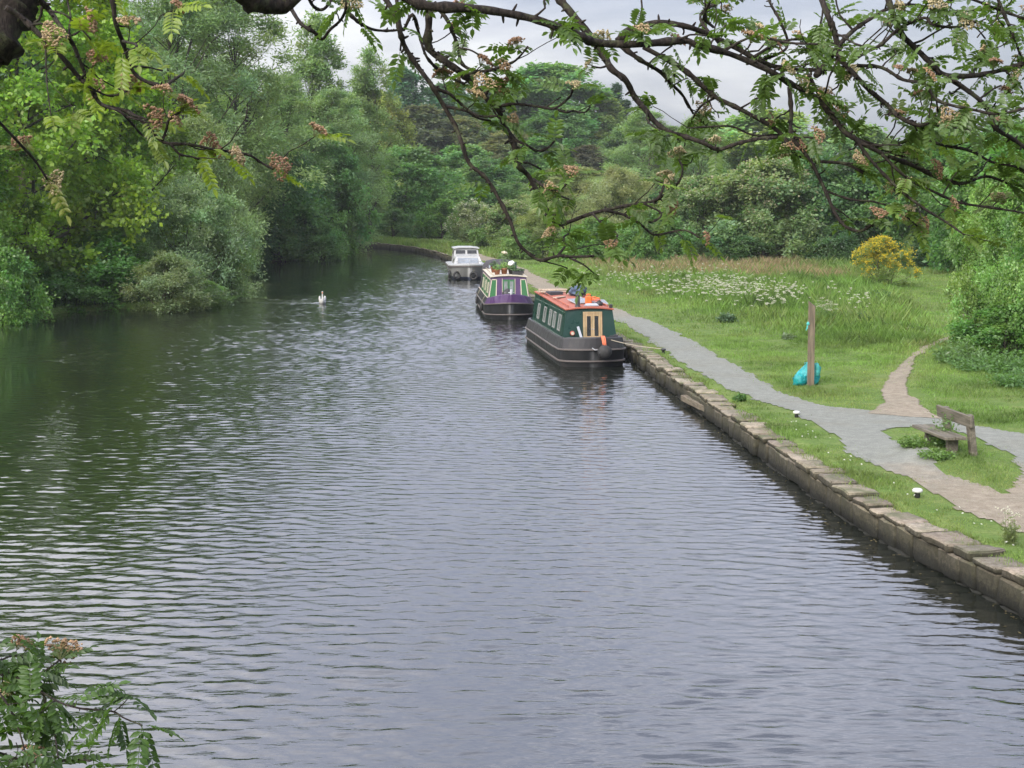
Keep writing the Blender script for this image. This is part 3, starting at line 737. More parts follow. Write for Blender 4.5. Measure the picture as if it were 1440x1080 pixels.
def planter(x, y, lab, pot, size, h, colr, seed, flowers=0, fcol=(.75, .74, .66), round_=True):
    z = C2.roofz(x, y); t = put(B2, T2, x, y, z, 'plant_pot' if round_ else 'plant_trough', lab, 'plant pot'); mb = MB()
    if round_: mb.tube([(0, 0, 0), (0, 0, size * .75), (0, 0, size * .76), (0, 0, size)], [size * .42, size * .56, size * .62, size * .64], 14)
    else: mb.box((0, 0, size * .4), (size * 2.4, size * .9, size * .8), bev=.02)
    mb.build('pot', pot, t); q = random.Random(seed); lf = MB(); W_ = size * (.8 if round_ else 1.3)
    V = []; Fc = []
    for k in range(150):
        a_ = q.uniform(0, 6.28); o_ = W_ * math.sqrt(q.random()); hh = size * .85 + h * q.uniform(.05, 1) * (1 - .5 * (o_ / W_) ** 2)
        p_ = Vector((math.cos(a_) * o_, math.sin(a_) * o_ * (1 if round_ else .45), hh)); d_ = Vector((q.gauss(0, 1), q.gauss(0, 1), q.gauss(.3, .6))).normalized(); s_ = d_.orthogonal().normalized() * .018
        lf.add([p_ - d_ * .05, p_ + s_, p_ + d_ * .05, p_ - s_], [(0, 1, 2, 3)])
    for k in range(14): lf.tube([(0, 0, size * .7), (q.uniform(-.4, .4) * W_, q.uniform(-.3, .3) * W_, size * .85 + h * .6)], .006, 4)
    lf.build('foliage', paint('pot_leaf', colr, .7, .3, 20, (.04, .07, .02)), t, False)
    if flowers:
        fm = paint('pot_flower', fcol, .8, .1, 20)
        for k in range(flowers):
            fb = MB(); e = .13 if flowers == 1 else .05; fb.blob((q.gauss(0, .4) * W_ * (flowers > 1), q.gauss(0, .3) * W_ * (flowers > 1), size * .8 + h * q.uniform(.8, 1.05)), (e, e, e * .8), k, .35, 12, 8, 4)
            fb.build('flower_head', fm, t)
    return t
planter(-.42, 2.3, 'pot of trailing green plants at the left front of the purple boat roof', M['clay'], .22, .26, (.10, .19, .04), 1)
planter(-.12, 2.5, 'clay pot of bright green leaves in the middle of the purple boat roof', M['clay'], .24, .30, (.13, .22, .04), 2)
planter(.16, 2.35, 'pot with a large white flower head on the purple boat roof', M['iron'], .22, .26, (.08, .15, .04), 3, 1)
planter(.42, 2.1, 'long black trough of low plants at the right front of the purple boat roof', M['iron'], .20, .10, (.05, .09, .03), 4, 0, round_=False)
planter(.02, 4.4, 'tall straggly plant with pale flowers farther back on the purple boat roof', M['clay'], .26, .62, (.09, .14, .05), 5, 6, (.55, .48, .36))
planter(-.45, 4.0, 'dark leaved potted plant on the left of the purple boat roof before the hood', M['clay'], .24, .30, (.05, .09, .03), 6)
# --- the white cabin cruiser
T3 = math.atan(.09)
B3 = thing('cabin_cruiser', 'small white cabin cruiser with a raised wheelhouse moored farthest along the bank', 'boat', (-2.42, 86.1, WZ), T3)
mb = MB(); rg = lambda z, hw, rk, sh, ins=0: hull_ring(hw, 6.6, 1.7, 1.75, z, sh, ins, rake=rk, sl=3.0)
mb.loft([rg(-.3, .85, .9, 0), rg(.16, .97, .5, .02)], True, True, False); hl = mb.build('hull', M['navy'], B3)
mb = MB(); mb.loft([rg(.16, .972, .5, .02), rg(.45, 1.04, .2, .08), rg(.74, 1.09, 0, .14)], True, False, False); mb.build('topside', M['offwhite'], hl)
mb = MB(); mb.loft([rg(.72, 1.10, 0, .14), rg(.72, 1.13, 0, .14), rg(.79, 1.13, 0, .14), rg(.80, 1.08, 0, .14)], False, True, True); mb.build('deck', M['white'], B3)
mb = MB(); mb.loft([rg(.64, 1.075, .02, .13), rg(.64, 1.125, .02, .13), rg(.70, 1.125, .02, .13), rg(.70, 1.085, .02, .13)], False, False, False); mb.build('rub_rail', M['rail'], B3)
F3 = Cabin(1.5, 3.6, .86, .70, .78, 1.26, 1.30, .07, .55)
fc_ = F3.body('forward_cabin', M['white'], B3)
mb = MB(); F3.front(mb, -.64, .64, .90, 1.22, .004, .02, -.60, .60); f_ = mb.build('window', M['offwhite'], fc_)
mb = MB(); F3.front(mb, -.60, .60, .93, 1.19, .02, .026, -.565, .565); mb.build('pane', M['screen'], f_)
F3.window(2.3, 3.3, .92, 1.16, fc_, M['offwhite'], M['glass']); F3.window(2.3, 3.3, .92, 1.16, fc_, M['offwhite'], M['glass'], 1)
W3 = Cabin(3.3, 5.3, .80, .70, .80, 1.66, 1.66, .05, .35)
wh = W3.body('wheelhouse', M['white'], B3)
for sg in (-1, 1):
    mb = MB(); W3.front(mb, *(sorted((sg * .68, sg * .03))), 1.36, 1.62, .004, .02, *(sorted((sg * .64, sg * .03)))); f_ = mb.build('window', M['white'], wh)
    mb = MB(); W3.front(mb, *(sorted((sg * .64, sg * .06))), 1.385, 1.60, .02, .026, *(sorted((sg * .61, sg * .06)))); mb.build('pane', M['glass'], f_)
    W3.window(3.8, 5.1, 1.32, 1.58, wh, M['offwhite'], M['glass'], sg)
mb = MB(); mb.loft([[(-.78, 3.5, 1.68), (-.4, 3.48, 1.73), (.4, 3.48, 1.73), (.78, 3.5, 1.68), (.78, 3.5, 1.735), (.4, 3.48, 1.79), (-.4, 3.48, 1.79), (-.78, 3.5, 1.735)], [(-.78, 5.5, 1.68), (-.4, 5.5, 1.73), (.4, 5.5, 1.73), (.78, 5.5, 1.68), (.78, 5.5, 1.735), (.4, 5.5, 1.79), (-.4, 5.5, 1.79), (-.78, 5.5, 1.735)]]); mb.build('wheelhouse_roof', M['white'], B3)
for x, y in ((-1.0, 1.7), (-.62, .62), (.32, .22)):
    mb = MB(); c = Vector((x - .10, y - .06, .26)); ax = math.atan2(-(x), 1.2) if y < 1.2 else -math.pi / 2
    a_ = Vector((math.cos(ax), math.sin(ax), 0))
    for k in range(1):
        mb.tube([c + a_ * .19 * math.cos(q) + Vector((0, 0, .19 * math.sin(q))) for q in [i * math.pi / 8 for i in range(17)]], .065, 8, False)
    ty = mb.build('tyre_fender', M['rubber'], B3)
    mb = MB(); mb.tube([c + Vector((0, 0, .19)), Vector((x * .95, y + .1, .80))], .012, 5); mb.build('lanyard', M['rope'], ty)
mb = MB(); mb.tube([(-.75, 1.3, .8), (-.72, 1.3, 1.02), (0, .35, 1.18), (.72, 1.3, 1.02), (.75, 1.3, .8)], .014, 6); mb.tube([(0, .35, .92), (0, .35, 1.18)], .014, 6); mb.build('pulpit_rail', M['steel'], B3)

# --- mooring ropes
def rope(label, a, b, sag=.06):
    a, b = Vector(a), Vector(b); mb = MB()
    mb.tube([a.lerp(b, t / 10) - Vector((0, 0, sag * 4 * (t / 10) * (1 - t / 10))) for t in range(11)], .012, 6)
    tag(mb.build('mooring_rope', M['rope']), label, 'rope')
p = onboat(B1, T1, .22, .26)
rope('thin mooring rope from the green boat front to the dark iron bollard on the bank', (p[0], p[1], .88 + WZ), (4.42, 42.72, .72))

# ---------------------------------------------------------------- bench
a, b = Vector((7.22, 26.6, 0)), Vector((7.40, 25.2, 0))
ang = math.atan2(b.y - a.y, b.x - a.x); c = (a + b) / 2; gb = .62
BN = thing('bench', 'low weathered wooden bench with a single back plank on the grass island between the paths', 'bench', (c.x, c.y, gb - .05), ang)
M['benchwood'] = wood('silvered_bench_wood', (.17, .150, .115), (.085, .075, .055), axis=(.12, 1, 1), scale=18)
mb = MB(); mb.box((0, .09, .445), (1.46, .19, .055), bev=.008); mb.build('seat', M['benchwood'], BN)
mb = MB(); mb.box((0, .29, .445), (1.46, .19, .055), bev=.008); mb.build('seat', M['benchwood'], BN)
mb = MB(); mb.box((-.02, .475, .72), (1.42, .05, .21), rx=R(8), bev=.008); mb.build('backrest', M['benchwood'], BN)
for x in (-.46, .46):
    mb = MB(); mb.box((x, .24, .20), (.08, .20, .42), bev=.01); lg = mb.build('leg', M['benchwood'], BN)
    mb = MB(); mb.box((x + (.08 if x > 0 else 0), .55, .45), (.13, .11, .76), rx=R(8), bev=.01); mb.build('back_post', M['benchwood'], lg)

# ---------------------------------------------------------------- wooden post and bags
pp = (7.18, 35.6); g0 = gz(*pp)
PO = thing('wooden_post', 'tall weathered square wooden post with a slanted top standing by the towpath', 'post', (pp[0], pp[1], g0), R(-12))
M['postwood'] = wood('post_wood', (.175, .138, .095), (.085, .066, .047), axis=(1, 1, .10), scale=16)
mb = MB(); s_ = .082; zt = 2.04
mb.loft([[(-s_, -s_, -.3), (s_, -s_, -.3), (s_, s_, -.3), (-s_, s_, -.3)], [(-s_ - .02, -s_, zt - .0), (s_ - .02, -s_, zt - .13), (s_ - .02, s_, zt - .13), (-s_ - .02, s_, zt - .0)]])
mb.build('shaft', M['postwood'], PO)
mb = MB(); mb.box((-s_ - .014, -.02, 1.45), (.012, .09, .16)); mb.build('waymark_disc', M['greycard'], PO)
def bagmat(n, c):
    m, nt, out = nmat(n); tcx = N(nt, 'TexCoord').outputs['Object']
    n1 = noise(nt, tcx, 9, 5, .6, 1.5)
    cc = ramp(nt, n1, [(.3, tuple(x * .55 for x in c)), (.6, c), (.8, tuple(min(1, x * 1.8 + .06) for x in c))])
    princ(nt, out, cc, .3, .5, 0, bump(nt, n1, .8, .04)); return m
M['teal'] = bagmat('teal_plastic', (.010, .30, .31)); M['teal2'] = bagmat('pale_teal_plastic', (.06, .42, .38))
def bag(name, label, loc, size, seed, mat, rz=0, lean=0):
    t = thing(name, label, 'bag', loc, rz); r = random.Random(seed)
    rings = []; n = 18
    prof = [(.0, .55), (.04, .95), (.18, 1.0), (.4, .92), (.6, .72), (.78, .48), (.9, .28), (1.0, .20)]
    for h, w_ in prof:
        ring = []
        for k in range(n):
            q = 2 * math.pi * k / n
            f_ = w_ * (1 + .16 * math.sin(5 * q + seed + h * 3) * (.4 + h) + .10 * math.sin(9 * q + h * 7 + seed))
            ring.append((math.cos(q) * size[0] / 2 * f_ + lean * h, math.sin(q) * size[1] / 2 * f_, h * size[2]))
        rings.append(ring)
    mb = MB(); mb.loft(rings, True); mb.build('sack', mat, t)
    mb = MB(); top = Vector((lean, 0, size[2]))
    for sg in (-1, 1):
        rr = []
        for k in range(9):
            q = math.pi * k / 8; p = top + Vector((sg * .02 + sg * .10 * math.sin(q), .04 * math.cos(q), -.02 - .16 * (k / 8) + .07 * math.sin(q)))
            rr.append([p + Vector((-.003, -.022, 0)), p + Vector((.003, -.022, .004)), p + Vector((.003, .022, .004)), p + Vector((-.003, .022, 0))])
        mb.loft(rr)
    mb.build('handle', mat, t); return t
t = bag('plastic_bag', 'bright teal plastic bag slumped round the foot of the wooden post', (pp[0] - .10, pp[1] + .20, g0 - .01), (.60, .34, .56), 2, M['teal'], 0, .10)
mb = MB(); mb.blob((.27, -.05, .36), (.085, .06, .17), 4, .3, 14, 10, 2.5); mb.build('loose_flap', M['teal2'], t)
mb = MB(); mb.blob((-.16, -.14, .13), (.16, .12, .15), 7, .3, 16, 10, 2.5); mb.build('bulge', M['teal'], t)
t = thing('ribbon', 'small pale teal ribbon tied high on the left side of the wooden post', 'ribbon', (pp[0] - .11, pp[1] - .05, g0 + 1.50))
mb = MB(); mb.blob((0, 0, 0), (.04, .035, .045), 3, .25); mb.build('knot', M['teal2'], t)
mb = MB()
for k in range(2):
    rr = [[(-.01 - .004 * q * (1 + k) + o[0], -.01 + o[1] + .012 * math.sin(q * 2 + k), -.04 * q) for o in ((-.012, 0), (.012, 0), (.012, .006), (-.012, .006))] for q in range(4 + k)]
    mb.loft(rr)
mb.build('tail', M['teal2'], t)

# ---------------------------------------------------------------- mooring bollards and rings
M['whitecap'] = paint('white_paint', (.50, .49, .47), .5, .25, 10)
def bollard(u, v, lab, s=1.0, cap=True):
    x, y, _ = U(u, v, .62); z = gz(x, y)
    t = thing('mooring_bollard', lab, 'bollard', (x, y, z), rnd.uniform(0, 3))
    mb = MB(); mb.tube([(0, 0, -.1), (0, 0, .09 * s), (0, 0, .11 * s)], [.055 * s, .05 * s, .06 * s], 12); mb.build('stub', M['iron'], t)
    mb = MB(); mb.tube([(0, 0, .10 * s), (0, 0, .115 * s), (0, 0, .15 * s), (0, 0, .175 * s), (0, 0, .18 * s)], [.06 * s, .092 * s, .098 * s, .07 * s, .02], 14); mb.build('cap', M['whitecap'] if cap else M['iron'], t)
    return t
bollard(1290, 697, 'short mooring bollard with bright white cap on the grass nearest the camera', .82)
bollard(1120, 585, 'short mooring bollard with a dull white cap in the grass between post and canal', .75)
t = bollard(935, 498, 'dark iron mooring bollard on the grass beside the front of the green boat', .8, False)
t.location = (4.35, 42.7, gz(4.35, 42.7))

# ---------------------------------------------------------------- swan
def swan():
    t = thing('swan', 'white swan swimming towards the camera in the middle of the canal trailing a wake', 'swan', SWAN, R(8)); t.scale = (.78, .78, .78)
    mb = MB()
    # spine from tail (+y) to breast (-y), neck and head, as one skin of elliptic rings
    spine = [((0, .62, .20), .02, .02), ((0, .52, .17), .09, .05), ((0, .36, .13), .17, .13), ((0, .12, .11), .21, .17), ((0, -.12, .11), .20, .18), ((0, -.30, .14), .15, .17), ((0, -.40, .22), .085, .11),
             ((0, -.42, .32), .055, .065), ((0, -.385, .42), .046, .05), ((0, -.35, .52), .042, .045), ((0, -.345, .62), .040, .042), ((0, -.38, .69), .043, .046), ((0, -.44, .705), .052, .05), ((0, -.50, .69), .042, .04)]
    rings = []
    for i, (p, rx_, rz_) in enumerate(spine):
        a = Vector(spine[max(i - 1, 0)][0]); b = Vector(spine[min(i + 1, len(spine) - 1)][0]); d = (b - a).normalized()
        s = Vector((1, 0, 0)); n = s.cross(d).normalized()
        rings.append([Vector(p) + s * rx_ * math.cos(q) + n * rz_ * math.sin(q) for q in [k * math.pi / 8 for k in range(16)]])
    mb.loft(rings, True)
    for sg in (-1, 1):      # raised folded wings
        w_ = []
        for (y, z, rx_, rz_, x) in ((-.22, .20, .01, .02, .12), (-.16, .24, .045, .10, .15), (.0, .29, .06, .15, .165), (.2, .31, .06, .14, .15), (.4, .30, .04, .09, .12), (.58, .29, .01, .02, .07)):
            w_.append([(sg * x + rx_ * math.cos(q), y, z + rz_ * math.sin(q)) for q in [k * math.pi / 6 for k in range(12)]])
        mb.loft(w_, True)
    mb.cur = 1; mb.tube([(0, -.49, .69), (0, -.54, .672), (0, -.60, .645), (0, -.615, .638)], [.034, .026, .020, .006], 10)
    mb.cur = 2; mb.blob((0, -.515, .705), (.022, .03, .018), 1, 0)
    for sg in (-1, 1): mb.blob((sg * .044, -.475, .71), (.008, .009, .009), 1, 0, 8, 6)
    mb.build('plumage', [paint('white_plumage', (.45, .445, .42), .8, .12, 8), paint('orange_beak', (.62, .19, .03), .4), M['iron']], t)
swan()
# ---------------------------------------------------------------- foliage
def unit(a): return a / np.maximum(np.linalg.norm(a, axis=1, keepdims=True), 1e-9)
def leaf_quads(P, Nn, A, Ln, Wd):
    A = A - Nn * np.sum(A * Nn, 1, keepdims=True); A = unit(A); B = np.cross(Nn, A)
    Ln = np.asarray(Ln)[:, None]; Wd = np.asarray(Wd)[:, None]
    V = np.stack([P, P + A * Ln * .45 + B * Wd * .5, P + A * Ln, P + A * Ln * .45 - B * Wd * .5], 1).reshape(-1, 3)
    return V, np.arange(len(V)).reshape(-1, 4)
ENV = {   # crown half-width (0..1) against height in the crown (0..1)
    'round': [(0, .35), (.12, .72), (.3, .95), (.5, 1), (.7, .88), (.85, .62), (1, .12)],
    'bush': [(0, .85), (.15, 1), (.4, .97), (.65, .78), (.85, .48), (1, .10)],
    'tall': [(0, .45), (.15, .75), (.35, 1), (.55, .9), (.75, .68), (.9, .38), (1, .08)],
    'cone': [(0, 1), (.2, .82), (.5, .52), (.8, .2), (1, .03)],
    'dome': [(0, .75), (.2, 1), (.5, .97), (.75, .75), (.9, .45), (1, .12)],
}
def make_tree(seed, H, W, t0, env, ncl, nspray, nleaf, leaf, aspect=.5, rc=.17, up=.25, droop=.2, hollow=.55, jitter=.5, ctint=.18, upright=0.0, flower=0, limbs=26, trunk=None, stems=1, warm=.1):
    """tapered trunk with limbs to every clump, and a crown of leafy sprays grouped in uneven clumps; returns (trunk, crown, blossom) meshes"""
    r = np.random.default_rng(seed); ev = np.array(ENV[env])
    hz = H * (1 - t0)
    # clump centres, more towards the outside
    t = r.random(ncl) ** .85 * .95; q = r.random(ncl) * 2 * math.pi
    lobes = 1 + .20 * np.sin(3 * q + seed) + .14 * np.sin(5 * q + seed * 2 + t * 5)
    er = np.interp(t, ev[:, 0], ev[:, 1]) * W / 2 * lobes * .86
    rr = er * np.maximum(r.random(ncl) ** .45, hollow * r.random(ncl))
    C = np.stack([np.cos(q) * rr, np.sin(q) * rr, H * t0 + t * hz], 1)
    CR = rc * W * r.uniform(.65, 1.35, ncl) * np.clip(.55 + er / (W / 2) * .5, .5, 1.1)
    ct = 1 + ctint * r.standard_normal(ncl)
    # sprays
    ns = ncl * nspray; ci = np.repeat(np.arange(ncl), nspray)
    out = unit(np.stack([C[:, 0], C[:, 1], (C[:, 2] - H * (t0 + .45 * (1 - t0))) * 1.1], 1))[ci]
    D = unit(r.standard_normal((ns, 3)) + out * .75 + np.array([0, 0, up + upright]))
    SL = CR[ci] * r.uniform(.65, 1.2, ns)
    # leaves along each spray
    si = np.repeat(np.arange(ns), nleaf); s = r.uniform(.25, 1.05, len(si))
    P = C[ci][si] + D[si] * (SL[si] * s)[:, None] * np.array([1, 1, 1.0])
    P[:, 2] -= droop * SL[si] * s ** 2 * .6
    P += r.standard_normal(P.shape) * (leaf * jitter)
    A = unit(D[si] + r.standard_normal(P.shape) * .55 + np.array([0, 0, -droop]))
    Nn = unit(r.standard_normal(P.shape) * .75 + np.array([0, 0, .55]) + out[si] * .5)
    P[:, 2] = np.maximum(P[:, 2], .02)
    Ln = leaf * r.uniform(.65, 1.35, len(P))
    V, Fq = leaf_quads(P, Nn, A, Ln, Ln * aspect)
    b = np.clip(ct[ci][si] * r.uniform(.72, 1.28, len(P)), .35, 1.9)
    hue = r.uniform(-1, 1, len(P)) * warm + (warm * .8 * r.standard_normal(ncl))[ci][si]
    colr = np.stack([b * (1 + hue), b, b * (1 - hue * .7)], 1)
    crown = npmesh('crown', V, Fq, np.repeat(np.clip(colr, 0.05, 2.5), 4, 0))
    # blossom
    blossom = None
    if flower:
        k = r.choice(len(P), int(len(P) * flower * 3), True); k = k[(out[si][k][:, 2] > -.25) & (s[k] > .6)][:int(len(P) * flower)]
        Pf = np.repeat(P[k], 2, 0) + r.standard_normal((len(k) * 2, 3)) * leaf * .25 + out[si][np.repeat(k, 2)] * leaf * .5
        Vf, Ff = leaf_quads(Pf, unit(r.standard_normal(Pf.shape)), unit(r.standard_normal(Pf.shape)), leaf * r.uniform(.5, .9, len(Pf)), leaf * .6 * np.ones(len(Pf)))
        bb = r.uniform(.75, 1.15, len(Pf)); blossom = npmesh('blossom', Vf, Ff, np.repeat(np.stack([bb, bb, bb], 1), 4, 0))
    # trunk and limbs
    mb = MB(); rt = trunk or H * .02; lean = Vector((r.normal() * .03 * H, r.normal() * .03 * H, 0))
    th = H * (t0 + .62 * (1 - t0))
    for k in range(stems):
        o = Vector((r.normal() * .25, r.normal() * .25, 0)) if stems > 1 else Vector((0, 0, 0)); ln = lean if stems == 1 else Vector((r.normal() * .12 * W, r.normal() * .12 * W, 0))
        pts = [Vector((0, 0, -.3)) + o] + [o + ln * (i / 7) ** 1.5 + Vector((mnoise.noise(Vector((seed, i * .6, k))) * .03 * H * (i / 7), mnoise.noise(Vector((i * .6, seed, k))) * .03 * H * (i / 7), th * i / 7)) for i in range(8)]
        mb.tube(pts, [rt * 1.35] + [rt * (1.15 if i == 0 else 1 - .82 * i / 7) for i in range(8)], 8)
    idx = r.permutation(ncl)[:limbs]
    for i in idx:
        c = Vector(C[i]); z0 = max(.25 * H * t0, min(th, c.z - math.hypot(c.x, c.y) * (.7 + upright))); f = z0 / th
        p0 = lean * f ** 1.5 + Vector((0, 0, z0)); mid = p0.lerp(c, .5) + Vector((0, 0, -.06 * (c - p0).length + upright * .1)); m2 = p0.lerp(c, .78) + Vector(tuple(r.normal(size=3) * .03 * W))
        e = rt * (1 - .82 * f) * .55
        mb.tube([p0, mid, m2, c], [e, e * .62, e * .4, e * .15], 5, False)
        for _ in range(2):
            c2 = c + Vector(tuple(r.normal(size=3) * CR[i] * .5)); mb.tube([m2, m2.lerp(c2, .6) + Vector((0, 0, .03 * W)), c2], [e * .32, e * .2, e * .06], 4, False)
    return mb.mesh('trunk'), crown, blossom, H, W
PROTO = {}
def proto(k, *a, **kw): PROTO[k] = make_tree(*a, **kw)
#             seed  H   W   t0  env      ncl nspray nleaf leaf
proto('maple_a', 11, 16, 11, .06, 'dome', 190, 34, 12, .20, .75, rc=.105, up=.1, droop=.25, ctint=.2, limbs=60, trunk=.28, hollow=.3)
proto('maple_b', 12, 15, 10, .05, 'dome', 170, 34, 12, .20, .75, rc=.11, up=.1, droop=.25, ctint=.2, limbs=50, trunk=.25, hollow=.3)
proto('willow_bush_a', 21, 5.6, 6.6, .02, 'bush', 110, 34, 13, .15, .30, rc=.13, up=.55, droop=.15, ctint=.14, limbs=50, trunk=.09, stems=5, warm=.06, upright=.3)
proto('willow_bush_b', 22, 3.4, 4.4, .02, 'bush', 75, 34, 12, .12, .34, rc=.14, up=.5, droop=.15, ctint=.14, limbs=40, trunk=.06, stems=5, warm=.08, upright=.2)
proto('willow_tall_a', 31, 21, 9, .10, 'tall', 150, 26, 13, .24, .30, rc=.115, up=.45, droop=.35, ctint=.14, limbs=90, trunk=.26, stems=2, hollow=.2, upright=.5, warm=.06, jitter=.9)
proto('willow_tall_b', 32, 19, 7.5, .08, 'tall', 130, 26, 13, .24, .30, rc=.12, up=.45, droop=.35, ctint=.14, limbs=80, trunk=.22, stems=2, hollow=.2, upright=.5, warm=.06, jitter=.9)
proto('poplar', 33, 19, 5.2, .15, 'tall', 90, 22, 12, .26, .4, rc=.13, up=.5, droop=.2, ctint=.14, limbs=60, trunk=.2, hollow=.2, upright=.8, warm=.08, jitter=1.0)
proto('round_a', 41, 9, 8, .10, 'round', 110, 24, 11, .27, .6, rc=.13, ctint=.17, limbs=40, trunk=.17, hollow=.3)
proto('round_b', 42, 10, 7.4, .08, 'dome', 100, 24, 11, .27, .6, rc=.14, ctint=.17, limbs=40, trunk=.17, hollow=.3)
proto('round_c', 43, 11, 7.8, .10, 'tall', 110, 24, 11, .27, .6, rc=.13, ctint=.17, limbs=40, trunk=.17, hollow=.3)
proto('bush_a', 51, 4.2, 5.2, .02, 'bush', 80, 26, 11, .17, .6, rc=.14, up=.3, ctint=.16, limbs=36, trunk=.07, stems=4)
proto('bush_b', 52, 3.2, 4.6, .02, 'bush', 70, 26, 11, .16, .55, rc=.15, up=.3, ctint=.16, limbs=30, trunk=.06, stems=4)
proto('hawthorn_a', 61, 7, 6.5, .04, 'dome', 110, 30, 11, .19, .55, rc=.125, up=.3, ctint=.15, limbs=50, trunk=.13, stems=3, flower=.05)
proto('hawthorn_b', 62, 6, 6.8, .03, 'bush', 110, 30, 11, .19, .55, rc=.125, up=.3, ctint=.15, limbs=50, trunk=.12, stems=3, flower=.05)
proto('hedge_bush', 63, 6.4, 6.2, .02, 'bush', 170, 36, 13, .105, .6, rc=.10, up=.35, droop=.2, ctint=.16, limbs=80, trunk=.10, stems=5, warm=.08)
proto('far_a', 71, 12, 9, .05, 'round', 110, 22, 10, .42, .7, rc=.14, ctint=.17, limbs=24, trunk=.25)
proto('far_b', 72, 13, 8, .05, 'dome', 100, 22, 10, .42, .7, rc=.15, ctint=.17, limbs=24, trunk=.25)
proto('far_c', 73, 12, 7, .05, 'tall', 90, 22, 10, .42, .6, rc=.16, ctint=.17, limbs=24, trunk=.25)
proto('conifer', 81, 13, 4.4, .03, 'cone', 85, 16, 8, .5, .35, rc=.14, up=-.2, droop=.5, ctint=.12, limbs=40, trunk=.2)
proto('gorse', 91, 2.3, 3.0, .0, 'bush', 90, 26, 9, .075, .35, rc=.12, up=.6, droop=.0, ctint=.14, limbs=40, trunk=.03, stems=6, flower=.20, upright=.4)
SITES = []
def tree(kind, name, cat, label, u, D, top, wpx, colr, bcol=None, group=None, base=None, trunkmat='bark', rz=None, dx=0):
    """a tree whose crown centre is seen at column u, at distance D, with its top at row top and wpx wide"""
    tm, cm_, bm_, H, W = PROTO[kind]
    x = (u - 720) / F * D + dx; z = gz(x, D) if base is None else base
    h = UD(u, top, D)[2] - z; wd = wpx / F * D
    t = thing(name, label, cat, (x, D, z), rnd.uniform(0, 6.28) if rz is None else rz, group)
    sc_ = (wd / W, wd / W, h / H)
    for nm, me, mt, cc in (('trunk', tm, M[trunkmat], None), ('crown', cm_, M['leaf'], colr), ('blossom', bm_, M['petal'], bcol)):
        if me is None or (nm == 'blossom' and bcol is None): continue
        if not me.materials: me.materials.append(mt)
        o = bpy.data.objects.new(nm, me); link(o, t); o.scale = sc_
        if nm == 'trunk' and trunkmat != 'bark':
            o.material_slots[0].link = 'OBJECT'; o.material_slots[0].material = mt
        if cc: o.color = c4([min(.9, q * k_) for q, k_ in zip(cc, (2.2, 2.4, 1.85) if nm == 'crown' else (1, 1, 1))])
    SITES.append((x, D, wd))
    return t
# leaf colours (real albedo)
LIME, GRASSY, MID, DARK, DEEP = (.102, .148, .018), (.075, .130, .028), (.055, .105, .030), (.034, .072, .024), (.022, .046, .020)
GREYW, GREYW2, OLIVE, BROWNG, PALE, TEAL, YELL = (.112, .150, .100), (.092, .130, .078), (.085, .100, .036), (.115, .105, .050), (.110, .150, .055), (.030, .066, .044), (.13, .155, .032)
BUDS, RUST, BLOOM = (.128, .132, .078), (.058, .056, .042), (.62, .60, .50)

# left bank, from the near edge away
tree('maple_a', 'maple_tree', 'tree', 'huge bright lime green broadleaf tree filling the top left corner', 40, 68, -130, 400, LIME)
tree('maple_b', 'maple_tree', 'tree', 'bright green broadleaf tree right of the huge corner tree, behind the grey willow bush', 165, 75, 45, 250, (.096, .138, .018))
tree('maple_b', 'maple_tree', 'tree', 'darker green broadleaf tree at the left edge low beside the water', -60, 60, 120, 260, (.066, .115, .014))
tree('bush_a', 'bush', 'bush', 'leafy green bush hanging over the water at the far left edge', -8, 57.6, 335, 130, (.060, .115, .030), base=.12)
tree('bush_b', 'bush', 'bush', 'dark green low bush in the shade between edge bush and willow', 92, 64.2, 385, 150, (.034, .075, .018), base=.12)
tree('bush_b', 'bush', 'bush', 'rounded dark bush at the water under the bright green trees', 40, 63.5, 372, 130, (.044, .090, .022), base=.12)
tree('bush_a', 'bush', 'bush', 'deep green bush below the bright tree on the left bank', 150, 67, 330, 190, (.045, .095, .020), base=.12)
tree('willow_bush_a', 'willow_bush', 'bush', 'large silvery green willow bush bulging over the water on the left bank', 268, 71, 258, 200, GREYW, base=.12)
tree('willow_bush_b', 'willow_bush', 'bush', 'low brownish green willow bush in front at the waterline', 240, 63.6, 360, 150, (.082, .102, .058), base=.12)
tree('willow_bush_b', 'willow_bush', 'bush', 'fresh green willow bush at the tip of the left bank, reaching farthest over the water', 318, 73, 325, 105, (.080, .118, .045), base=.12)
tree('willow_bush_a', 'willow_bush', 'bush', 'grey green willow bush left of the large silvery one', 178, 70, 300, 150, (.070, .105, .042), base=.12)
tree('willow_bush_b', 'willow_bush', 'bush', 'small pale willow shoots under the large silvery bush', 300, 66.5, 395, 90, (.075, .115, .040), dx=-.4, base=.12)
tree('willow_tall_a', 'willow_tree', 'tree', 'very tall airy grey green willow rising out of the picture behind the lime green tree', 235, 98, -130, 240, GREYW2)
tree('willow_tall_b', 'willow_tree', 'tree', 'tall airy grey green willow left of the gap of sky', 335, 104, -50, 210, (.108, .138, .074))
tree('willow_tall_b', 'willow_tree', 'tree', 'tall thin-leaved willow between the two tallest willows, a little farther back', 290, 122, -40, 200, (.075, .105, .050))
tree('willow_bush_a', 'willow_tree', 'tree', 'pale willow crown low in front of the tall airy willows', 285, 92, 170, 190, (.104, .134, .072))
tree('poplar', 'poplar_tree', 'tree', 'tall slender see-through tree right of the gap of sky', 455, 128, 12, 105, (.080, .112, .052))
tree('poplar', 'poplar_tree', 'tree', 'slender pale tree with a rounded top standing against the clouds', 520, 140, 62, 80, (.088, .120, .058))
tree('willow_tall_a', 'willow_tree', 'tree', 'dense blue-grey willow in the middle of the left woods', 480, 124, 120, 150, (.105, .142, .084))
